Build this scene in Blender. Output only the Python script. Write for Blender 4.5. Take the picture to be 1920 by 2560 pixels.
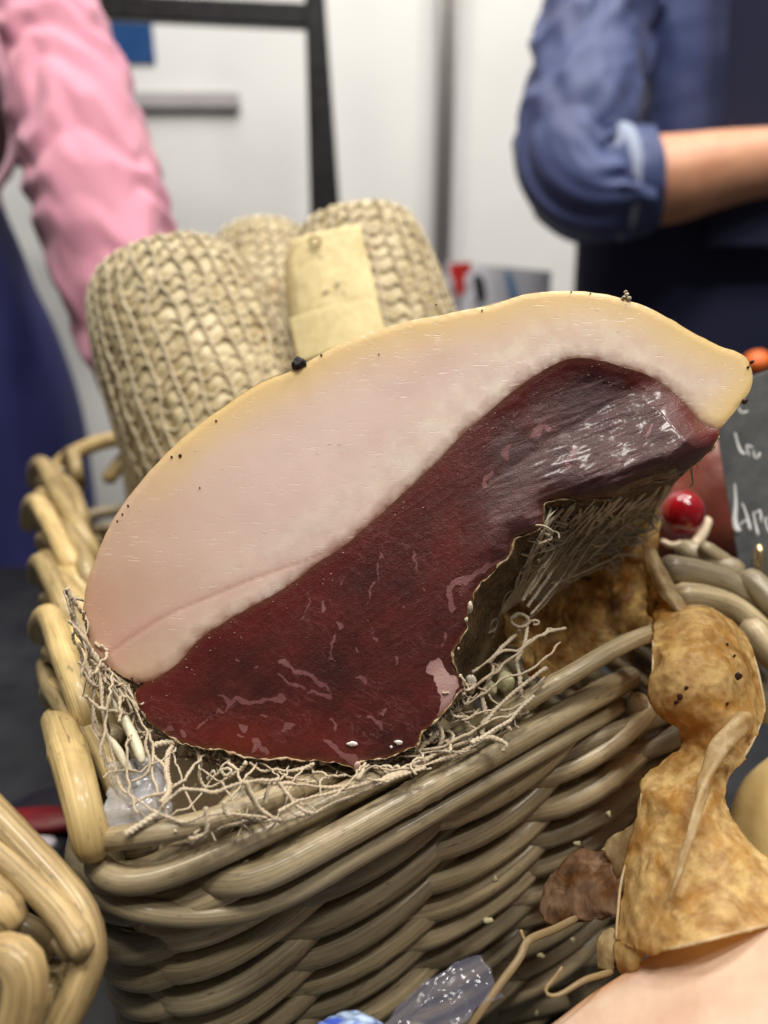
import bpy, math, random
import numpy as np
from mathutils import Vector
from mathutils.geometry import delaunay_2d_cdt
from mathutils.bvhtree import BVHTree

for o in list(bpy.data.objects):
    bpy.data.objects.remove(o)
SC = bpy.context.scene
C = SC.collection
RNG = np.random.default_rng(7)

# ------------------------------------------------------------------ camera
CAM_Z, PITCH, FPX = 0.30, math.radians(20.0), 26.0 / 36.0 * 2560.0
cam = bpy.data.cameras.new('camera')
cam.sensor_fit = 'VERTICAL'
cam.sensor_height = 36.0
cam.sensor_width = 27.0
cam.lens = 26.0
cam.clip_start = 0.01
cam.clip_end = 50.0
cam.dof.use_dof = True
cam.dof.focus_distance = 0.199
cam.dof.aperture_fstop = 6.6
cam_o = bpy.data.objects.new('camera', cam)
cam_o.location = (0, 0, CAM_Z)
cam_o.rotation_euler = (math.pi / 2 - PITCH, 0, 0)
C.objects.link(cam_o)
SC.camera = cam_o

# ------------------------------------------------------------------ world and lamps
w = bpy.data.worlds.new('World')
SC.world = w
w.use_nodes = True
w.node_tree.nodes['Background'].inputs[0].default_value = (0.93, 0.96, 1.0, 1)
w.node_tree.nodes['Background'].inputs[1].default_value = 0.10


def lamp(loc, target, power, size, color=(1, 0.95, 0.87)):
    d = bpy.data.lights.new('hall_and_fill_lamp', 'AREA')
    d.shape = 'DISK'
    d.size = size
    d.energy = power
    d.color = color
    o = bpy.data.objects.new('hall_and_fill_lamp', d)
    o.location = loc
    o.rotation_euler = (Vector(target) - Vector(loc)).to_track_quat('-Z', 'Y').to_euler()
    C.objects.link(o)


lamp((-0.30, -0.15, 1.75), (0.0, 0.25, 0.2), 10.0, 0.22)      # row of ceiling spots over the stall
lamp((0.55, -0.35, 1.75), (0.0, 0.25, 0.2), 10.0, 0.20)
lamp((0.75, 0.55, 1.75), (0.1, 0.35, 0.2), 15.0, 0.20)
lamp((-0.45, 0.75, 1.85), (0.1, 0.85, 0.2), 15.0, 0.25)
lamp((0.10, 0.95, 2.2), (0.15, 1.85, 0.35), 20.0, 0.6, (1, 0.98, 0.95))   # washes the booth wall
lamp((0.20, -0.05, 1.95), (0.25, 1.2, 0.3), 22.0, 0.3)  # added fill lamp, to brighten the bag and the people

SC.view_settings.view_transform = 'Standard'
SC.view_settings.look = 'None'
SC.view_settings.exposure = -0.28
SC.view_settings.gamma = 1.0
SC.view_settings.use_curve_mapping = False
SC.cycles.use_denoising = True
SC.cycles.max_bounces = 8
SC.cycles.transparent_max_bounces = 12

# ------------------------------------------------------------------ helpers
FWD = np.array([0, math.cos(PITCH), -math.sin(PITCH)])
UP = np.array([0, math.sin(PITCH), math.cos(PITCH)])
RT = np.array([1.0, 0, 0])
EYE = np.array([0, 0, CAM_Z])


def ray(x, y):
    return FWD + RT * ((x - 960.0) / FPX) + UP * (-(y - 1280.0) / FPX)


def P(x, y, d):
    return EYE + ray(x, y) * d


def PY(x, y, Y):
    r = ray(x, y)
    return EYE + r * (Y / r[1])


def PZ(x, y, z):
    r = ray(x, y)
    return EYE + r * ((z - CAM_Z) / r[2])


def hash3(i, j, k, seed):
    n = (i * 374761393 + j * 668265263 + k * 1274126177 + seed * 974711) & 0xFFFFFFFF
    n = ((n ^ (n >> 13)) * 1103515245) & 0xFFFFFFFF
    n = ((n ^ (n >> 16)) * 2246822519) & 0xFFFFFFFF
    return (n & 0xFFFF) / 32767.5 - 1.0


def vnoise(p, seed=0):
    p = np.asarray(p, float)
    i = np.floor(p).astype(np.int64)
    f = p - i
    f = f * f * (3 - 2 * f)
    r = 0
    for a in (0, 1):
        for b in (0, 1):
            for c in (0, 1):
                wt = (f[..., 0] if a else 1 - f[..., 0]) * (f[..., 1] if b else 1 - f[..., 1]) * (f[..., 2] if c else 1 - f[..., 2])
                r = r + wt * hash3(i[..., 0] + a, i[..., 1] + b, i[..., 2] + c, seed)
    return r


def fbm(p, seed=0, octv=4):
    p = np.asarray(p, float)
    r, a = 0, 1.0
    for k in range(octv):
        r = r + a * vnoise(p, seed + k)
        p = p * 2.03 + 7.1
        a *= 0.5
    return r


def cr(pts, n, closed=False):
    """Catmull-Rom through pts, n samples, even in parameter arclength."""
    p = np.asarray(pts, float)
    if closed:
        p = np.vstack([p[-1], p, p[0], p[1]])
    else:
        p = np.vstack([2 * p[0] - p[1], p, 2 * p[-1] - p[-2]])
    seg = len(p) - 3
    out = []
    t = np.linspace(0, 1, 13)[:-1][:, None]
    for k in range(seg):
        a, b, c, d = p[k:k + 4]
        out.append(0.5 * (2 * b + (c - a) * t + (2 * a - 5 * b + 4 * c - d) * t * t + (3 * b - a - 3 * c + d) * t ** 3))
    q = np.vstack(out + [p[-2][None]])
    L = np.concatenate([[0], np.cumsum(np.linalg.norm(np.diff(q[:, :3], axis=0), axis=1))])
    s = np.linspace(0, L[-1], n + 1)[:-1] if closed else np.linspace(0, L[-1], n)
    return np.stack([np.interp(s, L, q[:, k]) for k in range(q.shape[1])], 1)


ORG = {}


def put(o, parent):
    C.objects.link(o)
    if parent is not None:
        o.parent = parent
    ORG[o.name] = ORG.get(parent.name, np.zeros(3)) if parent is not None else np.array(o.location)
    return o


def thing(name, label, cat, loc, group=None):
    o = bpy.data.objects.new(name, None)
    o.empty_display_size = 0.02
    o.location = loc
    C.objects.link(o)
    ORG[o.name] = np.array(loc, float)
    return tag(o, label, cat, group)


def tag(o, label=None, cat=None, group=None, kind=None):
    if label:
        o['label'] = label
    if cat:
        o['category'] = cat
    if group:
        o['group'] = group
    if kind:
        o['kind'] = kind
    return o


def mk(name, v, f, mat, parent=None, smooth=True, attrs=None, loc=None):
    """One mesh object from world-space vertices."""
    v = np.asarray(v, float)
    if parent is not None:
        org = ORG[parent.name]
    else:
        org = np.array(loc if loc is not None else [v[:, 0].mean(), v[:, 1].mean(), v[:, 2].min()])
    me = bpy.data.meshes.new(name)
    if isinstance(f, np.ndarray):
        f = f.tolist()
    me.from_pydata((v - org).tolist(), [], f)
    if smooth:
        me.polygons.foreach_set('use_smooth', [True] * len(me.polygons))
    for k, a in (attrs or {}).items():
        a = np.asarray(a, float)
        if a.ndim == 1:
            at = me.attributes.new(k, 'FLOAT', 'POINT')
            at.data.foreach_set('value', a)
        else:
            at = me.attributes.new(k, 'FLOAT_VECTOR', 'POINT')
            at.data.foreach_set('vector', a.ravel())
    me.update()
    me.materials.append(mat)
    o = bpy.data.objects.new(name, me)
    if parent is None:
        o.location = org
    return put(o, parent)


def fix_normals(o):
    import bmesh
    bm = bmesh.new()
    bm.from_mesh(o.data)
    bmesh.ops.recalc_face_normals(bm, faces=bm.faces)
    bm.to_mesh(o.data)
    bm.free()
    return o


def frames(p):
    t = np.gradient(p, axis=0)
    t /= np.linalg.norm(t, axis=1)[:, None] + 1e-12
    a = np.array([0, 0, 1.0]) if abs(t[0][2]) < 0.9 else np.array([0, 1.0, 0])
    n = np.cross(t[0], a)
    n /= np.linalg.norm(n)
    N = [n]
    for k in range(1, len(p)):
        n = N[-1] - t[k] * np.dot(N[-1], t[k])
        n /= np.linalg.norm(n) + 1e-12
        N.append(n)
    N = np.array(N)
    return t, N, np.cross(t, N)


def tube_geo(p, r, seg=10, lobes=0, twist=0.0, lob=0.25, flat=1.0, disp=None, round_end=True):
    """Tube along p (n,3) with radius r (n,), optional twisted plies; returns verts, faces, rc attribute."""
    p = np.asarray(p, float)
    n = len(p)
    r = np.broadcast_to(np.asarray(r, float), (n,)).copy()
    t, N, B = frames(p)
    L = np.concatenate([[0], np.cumsum(np.linalg.norm(np.diff(p, axis=0), axis=1))])
    th = np.linspace(0, 2 * np.pi, seg, endpoint=False)
    TH, LL = np.meshgrid(th, L)
    rr = np.ones_like(TH)
    if lobes:
        rr = 1 + lob * np.cos(lobes * (TH - twist * LL))
    if disp is not None:
        rr = rr + disp(TH, LL / max(L[-1], 1e-9))
    R = rr * r[:, None]
    V = p[:, None, :] + N[:, None, :] * (np.cos(TH) * R)[..., None] + B[:, None, :] * (np.sin(TH) * R * flat)[..., None]
    rc = np.stack([np.cos(TH), np.sin(TH), LL], -1)
    V = V.reshape(-1, 3)
    rc = rc.reshape(-1, 3)
    i = np.arange(n - 1)[:, None] * seg
    j = np.arange(seg)[None]
    j2 = (j + 1) % seg
    F = np.stack([i + j, i + j2, i + seg + j2, i + seg + j], -1).reshape(-1, 4).tolist()
    e0, e1 = len(V), len(V) + 1
    k = 0.5 if round_end else 0.0
    V = np.vstack([V, p[0] - t[0] * r[0] * k, p[-1] + t[-1] * r[-1] * k])
    rc = np.vstack([rc, [0, 0, 0], [0, 0, L[-1]]])
    for a in range(seg):
        b = (a + 1) % seg
        F.append([e0, b, a])
        m = (n - 1) * seg
        F.append([e1, m + a, m + b])
    return V, F, rc


def rod(name, pts, r, mat, parent, seg=12, step=0.0022, rvar=0.09, seed=0, taper=True, **kw):
    pts = np.asarray(pts, float)
    L = np.linalg.norm(np.diff(pts[:, :3], axis=0), axis=1).sum()
    n = max(6, int(L / step))
    q = cr(pts, n)
    if name in ('cane', 'border_cane', 'weaver'):
        for _ in range(7):
            q[1:-1] = 0.5 * q[1:-1] + 0.25 * (q[:-2] + q[2:])
    s = np.linspace(0, L, n)
    rr = r * (1 + rvar * vnoise(np.stack([s * 40, s * 0 + seed * 3.3, s * 0], -1), seed))
    if name in ('cane', 'border_cane', 'weaver') and L > 0.05:      # growth rings
        for g_ in np.random.default_rng(seed + 31).uniform(0.1, 0.9, 2):
            rr = rr * (1 + 0.09 * np.exp(-((s - g_ * L) / 0.0011) ** 2))
    if q.shape[1] > 3:
        rr = rr * q[:, 3]
    if taper:
        rr[0] *= 0.8
        rr[-1] *= 0.8
    V, F, rc = tube_geo(q[:, :3], rr, seg, **kw)
    return mk(name, V, F, mat, parent, attrs={'rc': rc})


def merge(geos):
    V, F, A, n = [], [], [], 0
    for v, f, a in geos:
        V.append(v)
        A.append(a)
        F += [[i + n for i in q] for q in f]
        n += len(v)
    return np.vstack(V), F, np.vstack(A)


def grid_faces(nu, nv, closed_v=False):
    F = []
    for i in range(nu - 1):
        for j in range(nv if closed_v else nv - 1):
            j2 = (j + 1) % nv
            F.append([i * nv + j, i * nv + j2, (i + 1) * nv + j2, (i + 1) * nv + j])
    return F


def box_geo(c, sx, sy, sz, ax=None):
    """Box centred at c; ax = three unit axes."""
    ax = np.eye(3) if ax is None else np.asarray(ax, float)
    V = []
    for z in (-1, 1):
        for x, y in ((-1, -1), (1, -1), (1, 1), (-1, 1)):
            V.append(np.asarray(c) + ax[0] * x * sx / 2 + ax[1] * y * sy / 2 + ax[2] * z * sz / 2)
    F = [[3, 2, 1, 0], [4, 5, 6, 7], [0, 1, 5, 4], [1, 2, 6, 5], [2, 3, 7, 6], [3, 0, 4, 7]]
    return np.array(V), F


def box(name, c, s, mat, parent=None, bevel=0.002, ax=None, **kw):
    V, F = box_geo(c, *s, ax=ax)
    o = mk(name, V, F, mat, parent, smooth=False, **kw)
    if bevel:
        m = o.modifiers.new('bevel', 'BEVEL')
        m.width = bevel
        m.segments = 2
    return o


# ------------------------------------------------------------------ materials
def srgb(r, g, b):
    return tuple(((c / 255) / 12.92 if c / 255 <= 0.04045 else ((c / 255 + 0.055) / 1.055) ** 2.4) for c in (r, g, b)) + (1,)


class NT:
    def __init__(self, name):
        self.m = bpy.data.materials.new(name)
        self.m.use_nodes = True
        self.t = self.m.node_tree
        self.b = self.t.nodes['Principled BSDF']
        self.out = self.t.nodes['Material Output']

    def n(self, typ, ins=None, **props):
        nd = self.t.nodes.new(typ)
        for k, v in props.items():
            setattr(nd, k, v)
        for k, v in (ins or {}).items():
            self.set(nd.inputs[k], v)
        return nd

    def set(self, sock, v):
        if isinstance(v, bpy.types.NodeSocket):
            self.t.links.new(v, sock)
        else:
            sock.default_value = v

    def P(self, **kw):
        for k, v in kw.items():
            self.set(self.b.inputs[k.replace('_', ' ')], v)

    def attr(self, name):
        return self.n('ShaderNodeAttribute', attribute_name=name)

    def math(self, op, a, b=0.0, clamp=False):
        nd = self.n('ShaderNodeMath', operation=op, use_clamp=clamp)
        self.set(nd.inputs[0], a)
        self.set(nd.inputs[1], b)
        return nd.outputs[0]

    def ramp(self, fac, stops, interp='LINEAR'):
        nd = self.n('ShaderNodeValToRGB')
        self.set(nd.inputs[0], fac)
        cr_ = nd.color_ramp
        cr_.interpolation = interp
        while len(cr_.elements) < len(stops):
            cr_.elements.new(0.5)
        for e, (p, c) in zip(cr_.elements, stops):
            e.position = p
            e.color = c if isinstance(c, tuple) else (c, c, c, 1)
        return nd.outputs[0]

    def mix(self, fac, a, b, mode='MIX'):
        nd = self.n('ShaderNodeMix', data_type='RGBA', blend_type=mode)
        self.set(nd.inputs[0], fac)
        self.set(nd.inputs[6], a)
        self.set(nd.inputs[7], b)
        return nd.outputs[2]

    def noise(self, vec, scale, detail=4.0, rough=0.55, dist=0.0):
        nd = self.n('ShaderNodeTexNoise', {'Scale': scale, 'Detail': detail, 'Roughness': rough, 'Distortion': dist})
        if vec is not None:
            self.set(nd.inputs['Vector'], vec)
        return nd.outputs[0]

    def vmul(self, vec, s):
        nd = self.n('ShaderNodeVectorMath', operation='MULTIPLY')
        self.set(nd.inputs[0], vec)
        nd.inputs[1].default_value = s
        return nd.outputs[0]

    def vadd(self, a, b):
        nd = self.n('ShaderNodeVectorMath', operation='ADD')
        self.set(nd.inputs[0], a)
        self.set(nd.inputs[1], b)
        return nd.outputs[0]

    def obj(self):
        return self.n('ShaderNodeTexCoord').outputs['Object']

    def rnd(self):
        return self.n('ShaderNodeObjectInfo').outputs['Random']

    def bump(self, h, strength, dist=0.001, normal=None):
        nd = self.n('ShaderNodeBump', {'Strength': strength, 'Distance': dist, 'Height': h})
        if normal is not None:
            self.set(nd.inputs['Normal'], normal)
        self.t.links.new(nd.outputs[0], self.b.inputs['Normal'])
        return nd.outputs[0]


def plain(name, col, rough=0.5, noise_amt=0.12, scale=60.0, bump=0.0, bdist=0.0006, **kw):
    t = NT(name)
    v = t.obj()
    n1 = t.noise(v, scale, 5)
    c = t.mix(t.ramp(n1, [(0.3, 0.0), (0.7, 1.0)]), tuple(x * (1 - noise_amt) for x in col[:3]) + (1,), tuple(min(1, x * (1 + noise_amt)) for x in col[:3]) + (1,))
    t.P(Base_Color=c, Roughness=t.ramp(t.noise(v, scale * 2.3, 3), [(0.3, max(0.02, rough - 0.08)), (0.7, min(1, rough + 0.08))]), **kw)
    if bump:
        t.bump(t.noise(v, scale * 4, 4), bump, bdist)
    return t.m


def m_wicker(name, light, dark, gloss=0.3, grain=0.5):
    t = NT(name)
    rc = t.attr('rc').outputs['Vector']
    r = t.n('ShaderNodeCombineXYZ', {0: t.math('MULTIPLY', t.rnd(), 37.0), 1: t.math('MULTIPLY', t.rnd(), 91.0)}).outputs[0]
    ln = t.vadd(t.vmul(rc, (3.5, 3.5, 16)), r)
    streak = t.noise(ln, 1.1, 4, 0.5)
    blot = t.noise(t.vadd(t.vmul(rc, (0.8, 0.8, 45)), r), 1.0, 4, 0.6)
    spot = t.noise(t.vadd(t.vmul(rc, (2.2, 2.2, 150)), r), 1.3, 3, 0.6)
    c = t.mix(t.ramp(streak, [(0.3, 0.25), (0.65, 0.9)]), dark, light)
    lines = t.noise(t.vadd(t.vmul(rc, (9, 9, 5)), r), 1.6, 5, 0.65, 0.2)
    c = t.mix(t.math('MULTIPLY', t.ramp(lines, [(0.34, 1.0), (0.52, 0.0)]), grain), c, tuple(x * 0.45 for x in dark[:3]) + (1,))
    pale = t.noise(t.vadd(t.vmul(rc, (0.7, 0.7, 22)), r), 1.0, 3, 0.5)
    c = t.mix(t.ramp(pale, [(0.52, 0.0), (0.7, 0.55)]), c, tuple(min(1, x * 1.25 + 0.02) for x in light[:3]) + (1,))
    tint = t.ramp(blot, [(0.34, (0.62, 0.60, 0.56, 1)), (0.56, (1, 1, 1, 1))])
    c = t.mix(0.75, c, tint, 'MULTIPLY')
    vary = t.ramp(t.rnd(), [(0.0, (0.62, 0.62, 0.64, 1)), (0.35, (0.88, 0.86, 0.82, 1)), (0.7, (1.08, 1.04, 0.97, 1)), (1.0, (1.32, 1.28, 1.2, 1))])
    c = t.mix(1.0, c, vary, 'MULTIPLY')
    sp = t.ramp(spot, [(0.66 - 0.08 * grain, 0.0), (0.74 - 0.06 * grain, 1.0)])
    dk = t.ramp(t.noise(t.vadd(t.vmul(rc, (5, 5, 22)), r), 1.5, 5, 0.65), [(0.64 - 0.07 * grain, 0.0), (0.74 - 0.06 * grain, 0.8)])
    c = t.mix(t.math('MULTIPLY', sp, 0.55), c, srgb(60, 45, 28))
    c = t.mix(dk, c, srgb(72, 54, 34))
    t.P(Base_Color=c, Roughness=t.ramp(streak, [(0.3, gloss + 0.32), (0.7, gloss + 0.14)]), Coat_Weight=0.32, Coat_Roughness=0.22)
    h = t.math('ADD', t.math('MULTIPLY', lines, 0.6 + grain), t.math('MULTIPLY', spot, 0.5))
    t.bump(h, 0.30 + 0.25 * grain, 0.0006)
    return t.m


def m_twine(name, light, dark, freq=1.0):
    t = NT(name)
    rc = t.attr('rc').outputs['Vector']
    r = t.n('ShaderNodeCombineXYZ', {0: t.math('MULTIPLY', t.rnd(), 37.0), 1: t.math('MULTIPLY', t.rnd(), 91.0)}).outputs[0]
    fib = t.noise(t.vadd(t.vmul(rc, (2.0, 2.0, 900 * freq)), r), 1.0, 4, 0.7, 0.6)
    big = t.noise(t.vadd(t.vmul(rc, (0.4, 0.4, 60 * freq)), r), 1.0, 3)
    c = t.mix(t.ramp(fib, [(0.3, 0.0), (0.7, 1.0)]), dark, light)
    c = t.mix(0.6, c, t.ramp(big, [(0.35, (0.68, 0.62, 0.55, 1)), (0.65, (1, 1, 1, 1))]), 'MULTIPLY')
    t.P(Base_Color=c, Roughness=0.8, Sheen_Weight=0.25)
    t.bump(fib, 0.7, 0.0004)
    return t.m


def m_cloth(name, col, weave=900.0, rough=0.85, var=0.12, sheen=0.2):
    t = NT(name)
    v = t.obj()
    n1 = t.noise(v, 9, 5)
    c = t.mix(t.ramp(n1, [(0.3, 0.0), (0.7, 1.0)]), tuple(x * (1 - var) for x in col[:3]) + (1,), tuple(min(1, x * (1 + var)) for x in col[:3]) + (1,))
    t.P(Base_Color=c, Roughness=rough, Sheen_Weight=sheen)
    t.bump(t.noise(v, weave, 2), 0.25, 0.0006)
    return t.m


def m_fat():
    t = NT('pork_fat')
    px = t.attr('px').outputs['Vector']
    do = t.attr('d_out').outputs['Fac']
    dm = t.attr('d_meat').outputs['Fac']
    lb = t.attr('low').outputs['Fac']
    soft = t.noise(px, 4.0, 5, 0.55)
    fine = t.noise(px, 22.0, 5, 0.6)
    base = t.mix(t.ramp(soft, [(0.35, 0.0), (0.68, 1.0)]), srgb(228, 197, 185), srgb(234, 208, 196))
    # firmer whiter fat along the lean, below the seam
    wv = t.math('ADD', dm, t.math('MULTIPLY', t.math('SUBTRACT', soft, 0.5), 70.0))
    white = t.ramp(t.math('DIVIDE', wv, 200.0, True), [(0.0, 0.9), (0.42, 0.75), (0.8, 0.0)])
    base = t.mix(white, base, t.mix(t.ramp(fine, [(0.4, 0.0), (0.65, 1.0)]), srgb(226, 204, 190), srgb(238, 224, 208)))
    # yellowed outer band
    yd = t.math('ADD', do, t.math('MULTIPLY', t.math('SUBTRACT', soft, 0.5), 40.0))
    yel = t.ramp(t.math('DIVIDE', yd, 150.0, True), [(0.0, 0.95), (0.25, 0.66), (0.6, 0.2), (1.0, 0.0)])
    base = t.mix(t.math('MULTIPLY', yel, t.attr('yel').outputs['Fac']), base, srgb(240, 206, 138))
    # tan, darker towards the lower left end
    base = t.mix(t.math('MULTIPLY', lb, 0.85), base, srgb(196, 152, 122))
    # thin edge skin
    base = t.mix(t.ramp(t.math('DIVIDE', do, 12.0, True), [(0.0, 0.35), (1.0, 0.0)]), base, srgb(206, 160, 96))
    # pink flush next to the seam and the seam line
    seam = t.attr('seam').outputs['Fac']
    base = t.mix(t.ramp(t.math('DIVIDE', seam, 60.0, True), [(0.0, 0.45), (1.0, 0.0)]), base, srgb(214, 166, 158))
    sl = t.ramp(t.math('DIVIDE', seam, 9.0, True), [(0.0, 0.42), (0.9, 0.0)])
    base = t.mix(sl, base, srgb(168, 112, 92))
    # brown smear where fat meets lean
    ed = t.math('ADD', dm, t.math('MULTIPLY', t.math('SUBTRACT', fine, 0.5), 34.0))
    base = t.mix(t.ramp(t.math('DIVIDE', ed, 34.0, True), [(0.0, 0.95), (0.3, 0.45), (1.0, 0.0)]), base, srgb(128, 82, 62))
    scr = t.noise(t.vmul(px, (14, 120, 1)), 1.4, 3, 0.6)
    scr2 = t.noise(t.vmul(px, (3, 7, 1)), 1.2, 2, 0.5)
    glint = t.math('MULTIPLY', t.ramp(scr, [(0.61, 0.0), (0.67, 1.0)]), t.ramp(scr2, [(0.42, 0.0), (0.58, 1.0)]))
    base = t.mix(t.math('MULTIPLY', glint, 0.45), base, srgb(248, 234, 224))
    t.P(Base_Color=base, Roughness=t.math('SUBTRACT', 0.40, t.math('MULTIPLY', glint, 0.2)), Subsurface_Weight=0.3,
        Subsurface_Radius=(1.0, 0.55, 0.4), Subsurface_Scale=0.003, Coat_Weight=0.25, Coat_Roughness=0.26)
    h = t.math('ADD', t.math('MULTIPLY', glint, 5.0), t.math('ADD', t.math('MULTIPLY', fine, 0.35), t.math('MULTIPLY', t.noise(px, 130.0, 3, 0.6), 0.35)))
    t.bump(h, 0.22, 0.0002)
    return t.m


def m_meat():
    t = NT('cured_lean')
    px = t.attr('px').outputs['Vector']
    st = t.attr('streak').outputs['Fac']
    de = t.attr('d_edge').outputs['Fac']
    df = t.attr('d_fat').outputs['Fac']
    dry = t.attr('dry').outputs['Fac']
    rot = t.n('ShaderNodeVectorRotate', {'Vector': px, 'Angle': math.radians(34)}, rotation_type='Z_AXIS').outputs[0]
    fibre = t.noise(t.vmul(rot, (5, 42, 1)), 1.3, 6, 0.62, 0.5)
    rot2 = t.n('ShaderNodeVectorRotate', {'Vector': px, 'Angle': math.radians(17)}, rotation_type='Z_AXIS').outputs[0]
    fib2 = t.noise(t.vmul(rot2, (9, 70, 1)), 1.3, 6, 0.66, 0.9)
    blot = t.noise(px, 5.0, 5, 0.6)
    fine = t.noise(px, 60.0, 5, 0.65)
    c = t.mix(t.ramp(blot, [(0.34, 0.0), (0.64, 1.0)]), srgb(50, 13, 12), srgb(98, 30, 25))
    c = t.mix(t.ramp(fibre, [(0.45, 0.0), (0.75, 0.25)]), c, srgb(104, 50, 42))
    c = t.mix(t.ramp(fine, [(0.36, 0.4), (0.6, 0.0)]), c, srgb(56, 22, 20))
    grain = t.noise(px, 260.0, 3, 0.7)
    c = t.mix(t.ramp(grain, [(0.58, 0.0), (0.78, 0.22)]), c, srgb(124, 70, 60))
    # brighter translucent red along the fat and low edge
    redw = t.ramp(t.math('DIVIDE', t.math('ADD', df, t.math('MULTIPLY', blot, 60.0)), 140.0, True), [(0.2, 0.65), (0.9, 0.0)])
    c = t.mix(redw, c, srgb(100, 18, 14))
    lowr = t.attr('lowred').outputs['Fac']
    c = t.mix(t.math('MULTIPLY', lowr, t.ramp(blot, [(0.38, 0.1), (0.62, 0.8)])), c, srgb(112, 34, 18))
    # dark purple, dried and lustrous towards the right
    c = t.mix(t.math('MULTIPLY', dry, 0.8), c, t.mix(t.ramp(fib2, [(0.38, 0.0), (0.66, 1.0)]), srgb(58, 26, 28), srgb(80, 46, 48)))
    # brown oxidised line at the fat
    c = t.mix(t.ramp(t.math('DIVIDE', t.math('ADD', df, t.math('MULTIPLY', fine, 14.0)), 34.0, True), [(0.0, 0.8), (0.8, 0.0)]), c, srgb(96, 58, 36))
    # marbling
    sm_big = t.attr('lump').outputs['Fac']
    sm = t.ramp(t.math('ADD', st, t.math('MULTIPLY', t.math('SUBTRACT', fine, 0.5), 0.75)), [(0.42, 0.0), (0.62, 1.0)])
    mcol = t.mix(t.ramp(blot, [(0.4, 0.0), (0.6, 1.0)]), srgb(136, 84, 86), srgb(160, 112, 112))
    c = t.mix(t.math('MULTIPLY', sm, 0.62), c, mcol)
    c = t.mix(t.math('MULTIPLY', sm_big, sm), c, srgb(190, 152, 146))
    rr_ = t.n('ShaderNodeVectorRotate', {'Vector': px, 'Angle': math.radians(-22)}, rotation_type='Z_AXIS').outputs[0]
    vn = t.noise(t.vmul(rr_, (9, 26, 1)), 1.4, 4, 0.6, 0.8)
    vmask = t.math('MULTIPLY', t.ramp(t.noise(px, 7.0, 2), [(0.42, 0.0), (0.62, 1.0)]), t.math('SUBTRACT', 1.0, dry))
    ridge_ = t.ramp(t.math('ABSOLUTE', t.math('SUBTRACT', vn, 0.5)), [(0.0, 1.0), (0.022, 0.0)])
    c = t.mix(t.math('MULTIPLY', t.math('MULTIPLY', ridge_, vmask), 0.4), c, srgb(140, 84, 84))
    # rim crust tone
    c = t.mix(t.ramp(t.math('DIVIDE', de, 9.0, True), [(0.0, 0.6), (1.0, 0.0)]), c, srgb(150, 92, 52))
    rough = t.mix(dry, t.ramp(fine, [(0.3, 0.3), (0.7, 0.42)]), t.ramp(fib2, [(0.3, 0.52), (0.7, 0.36)]))
    t.P(Base_Color=c, Roughness=rough, Subsurface_Weight=0.08, Subsurface_Radius=(1, 0.25, 0.18), Subsurface_Scale=0.002,
        Coat_Weight=t.math('SUBTRACT', 0.35, t.math('MULTIPLY', dry, 0.1)), Coat_Roughness=0.16)
    h = t.math('ADD', t.math('MULTIPLY', fine, 0.4), t.math('MULTIPLY', t.math('ADD', t.math('MULTIPLY', fib2, 1.2), t.math('MULTIPLY', grain, 0.9)), dry))
    h = t.math('ADD', h, t.math('MULTIPLY', t.math('MULTIPLY', t.noise(px, 28.0, 4, 0.7), 2.4), dry))
    h = t.math('ADD', h, t.math('MULTIPLY', fibre, 0.4))
    h = t.math('ADD', h, t.math('MULTIPLY', grain, 0.35))
    t.bump(h, 0.5, 0.0009)
    return t.m


def m_rind():
    t = NT('mouldy_rind')
    v = t.obj()
    up = t.attr('skin').outputs['Fac']
    n1 = t.noise(v, 260, 6, 0.7)
    n2 = t.noise(v, 900, 5, 0.7)
    c = t.mix(t.ramp(n1, [(0.36, 0.0), (0.62, 1.0)]), srgb(44, 32, 20), srgb(116, 90, 54))
    c = t.mix(t.ramp(n2, [(0.55, 0.0), (0.68, 0.7)]), c, srgb(186, 160, 112))
    c = t.mix(t.ramp(n2, [(0.3, 0.8), (0.42, 0.0)]), c, srgb(34, 24, 16))
    c = t.mix(t.attr('back').outputs['Fac'], c, t.mix(t.ramp(n1, [(0.4, 0.0), (0.6, 1.0)]), srgb(164, 146, 104), srgb(216, 200, 162)))
    c = t.mix(up, c, srgb(230, 200, 140))
    t.P(Base_Color=c, Roughness=0.7)
    t.bump(t.math('ADD', n1, n2), 0.9, 0.0016)
    return t.m


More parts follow.
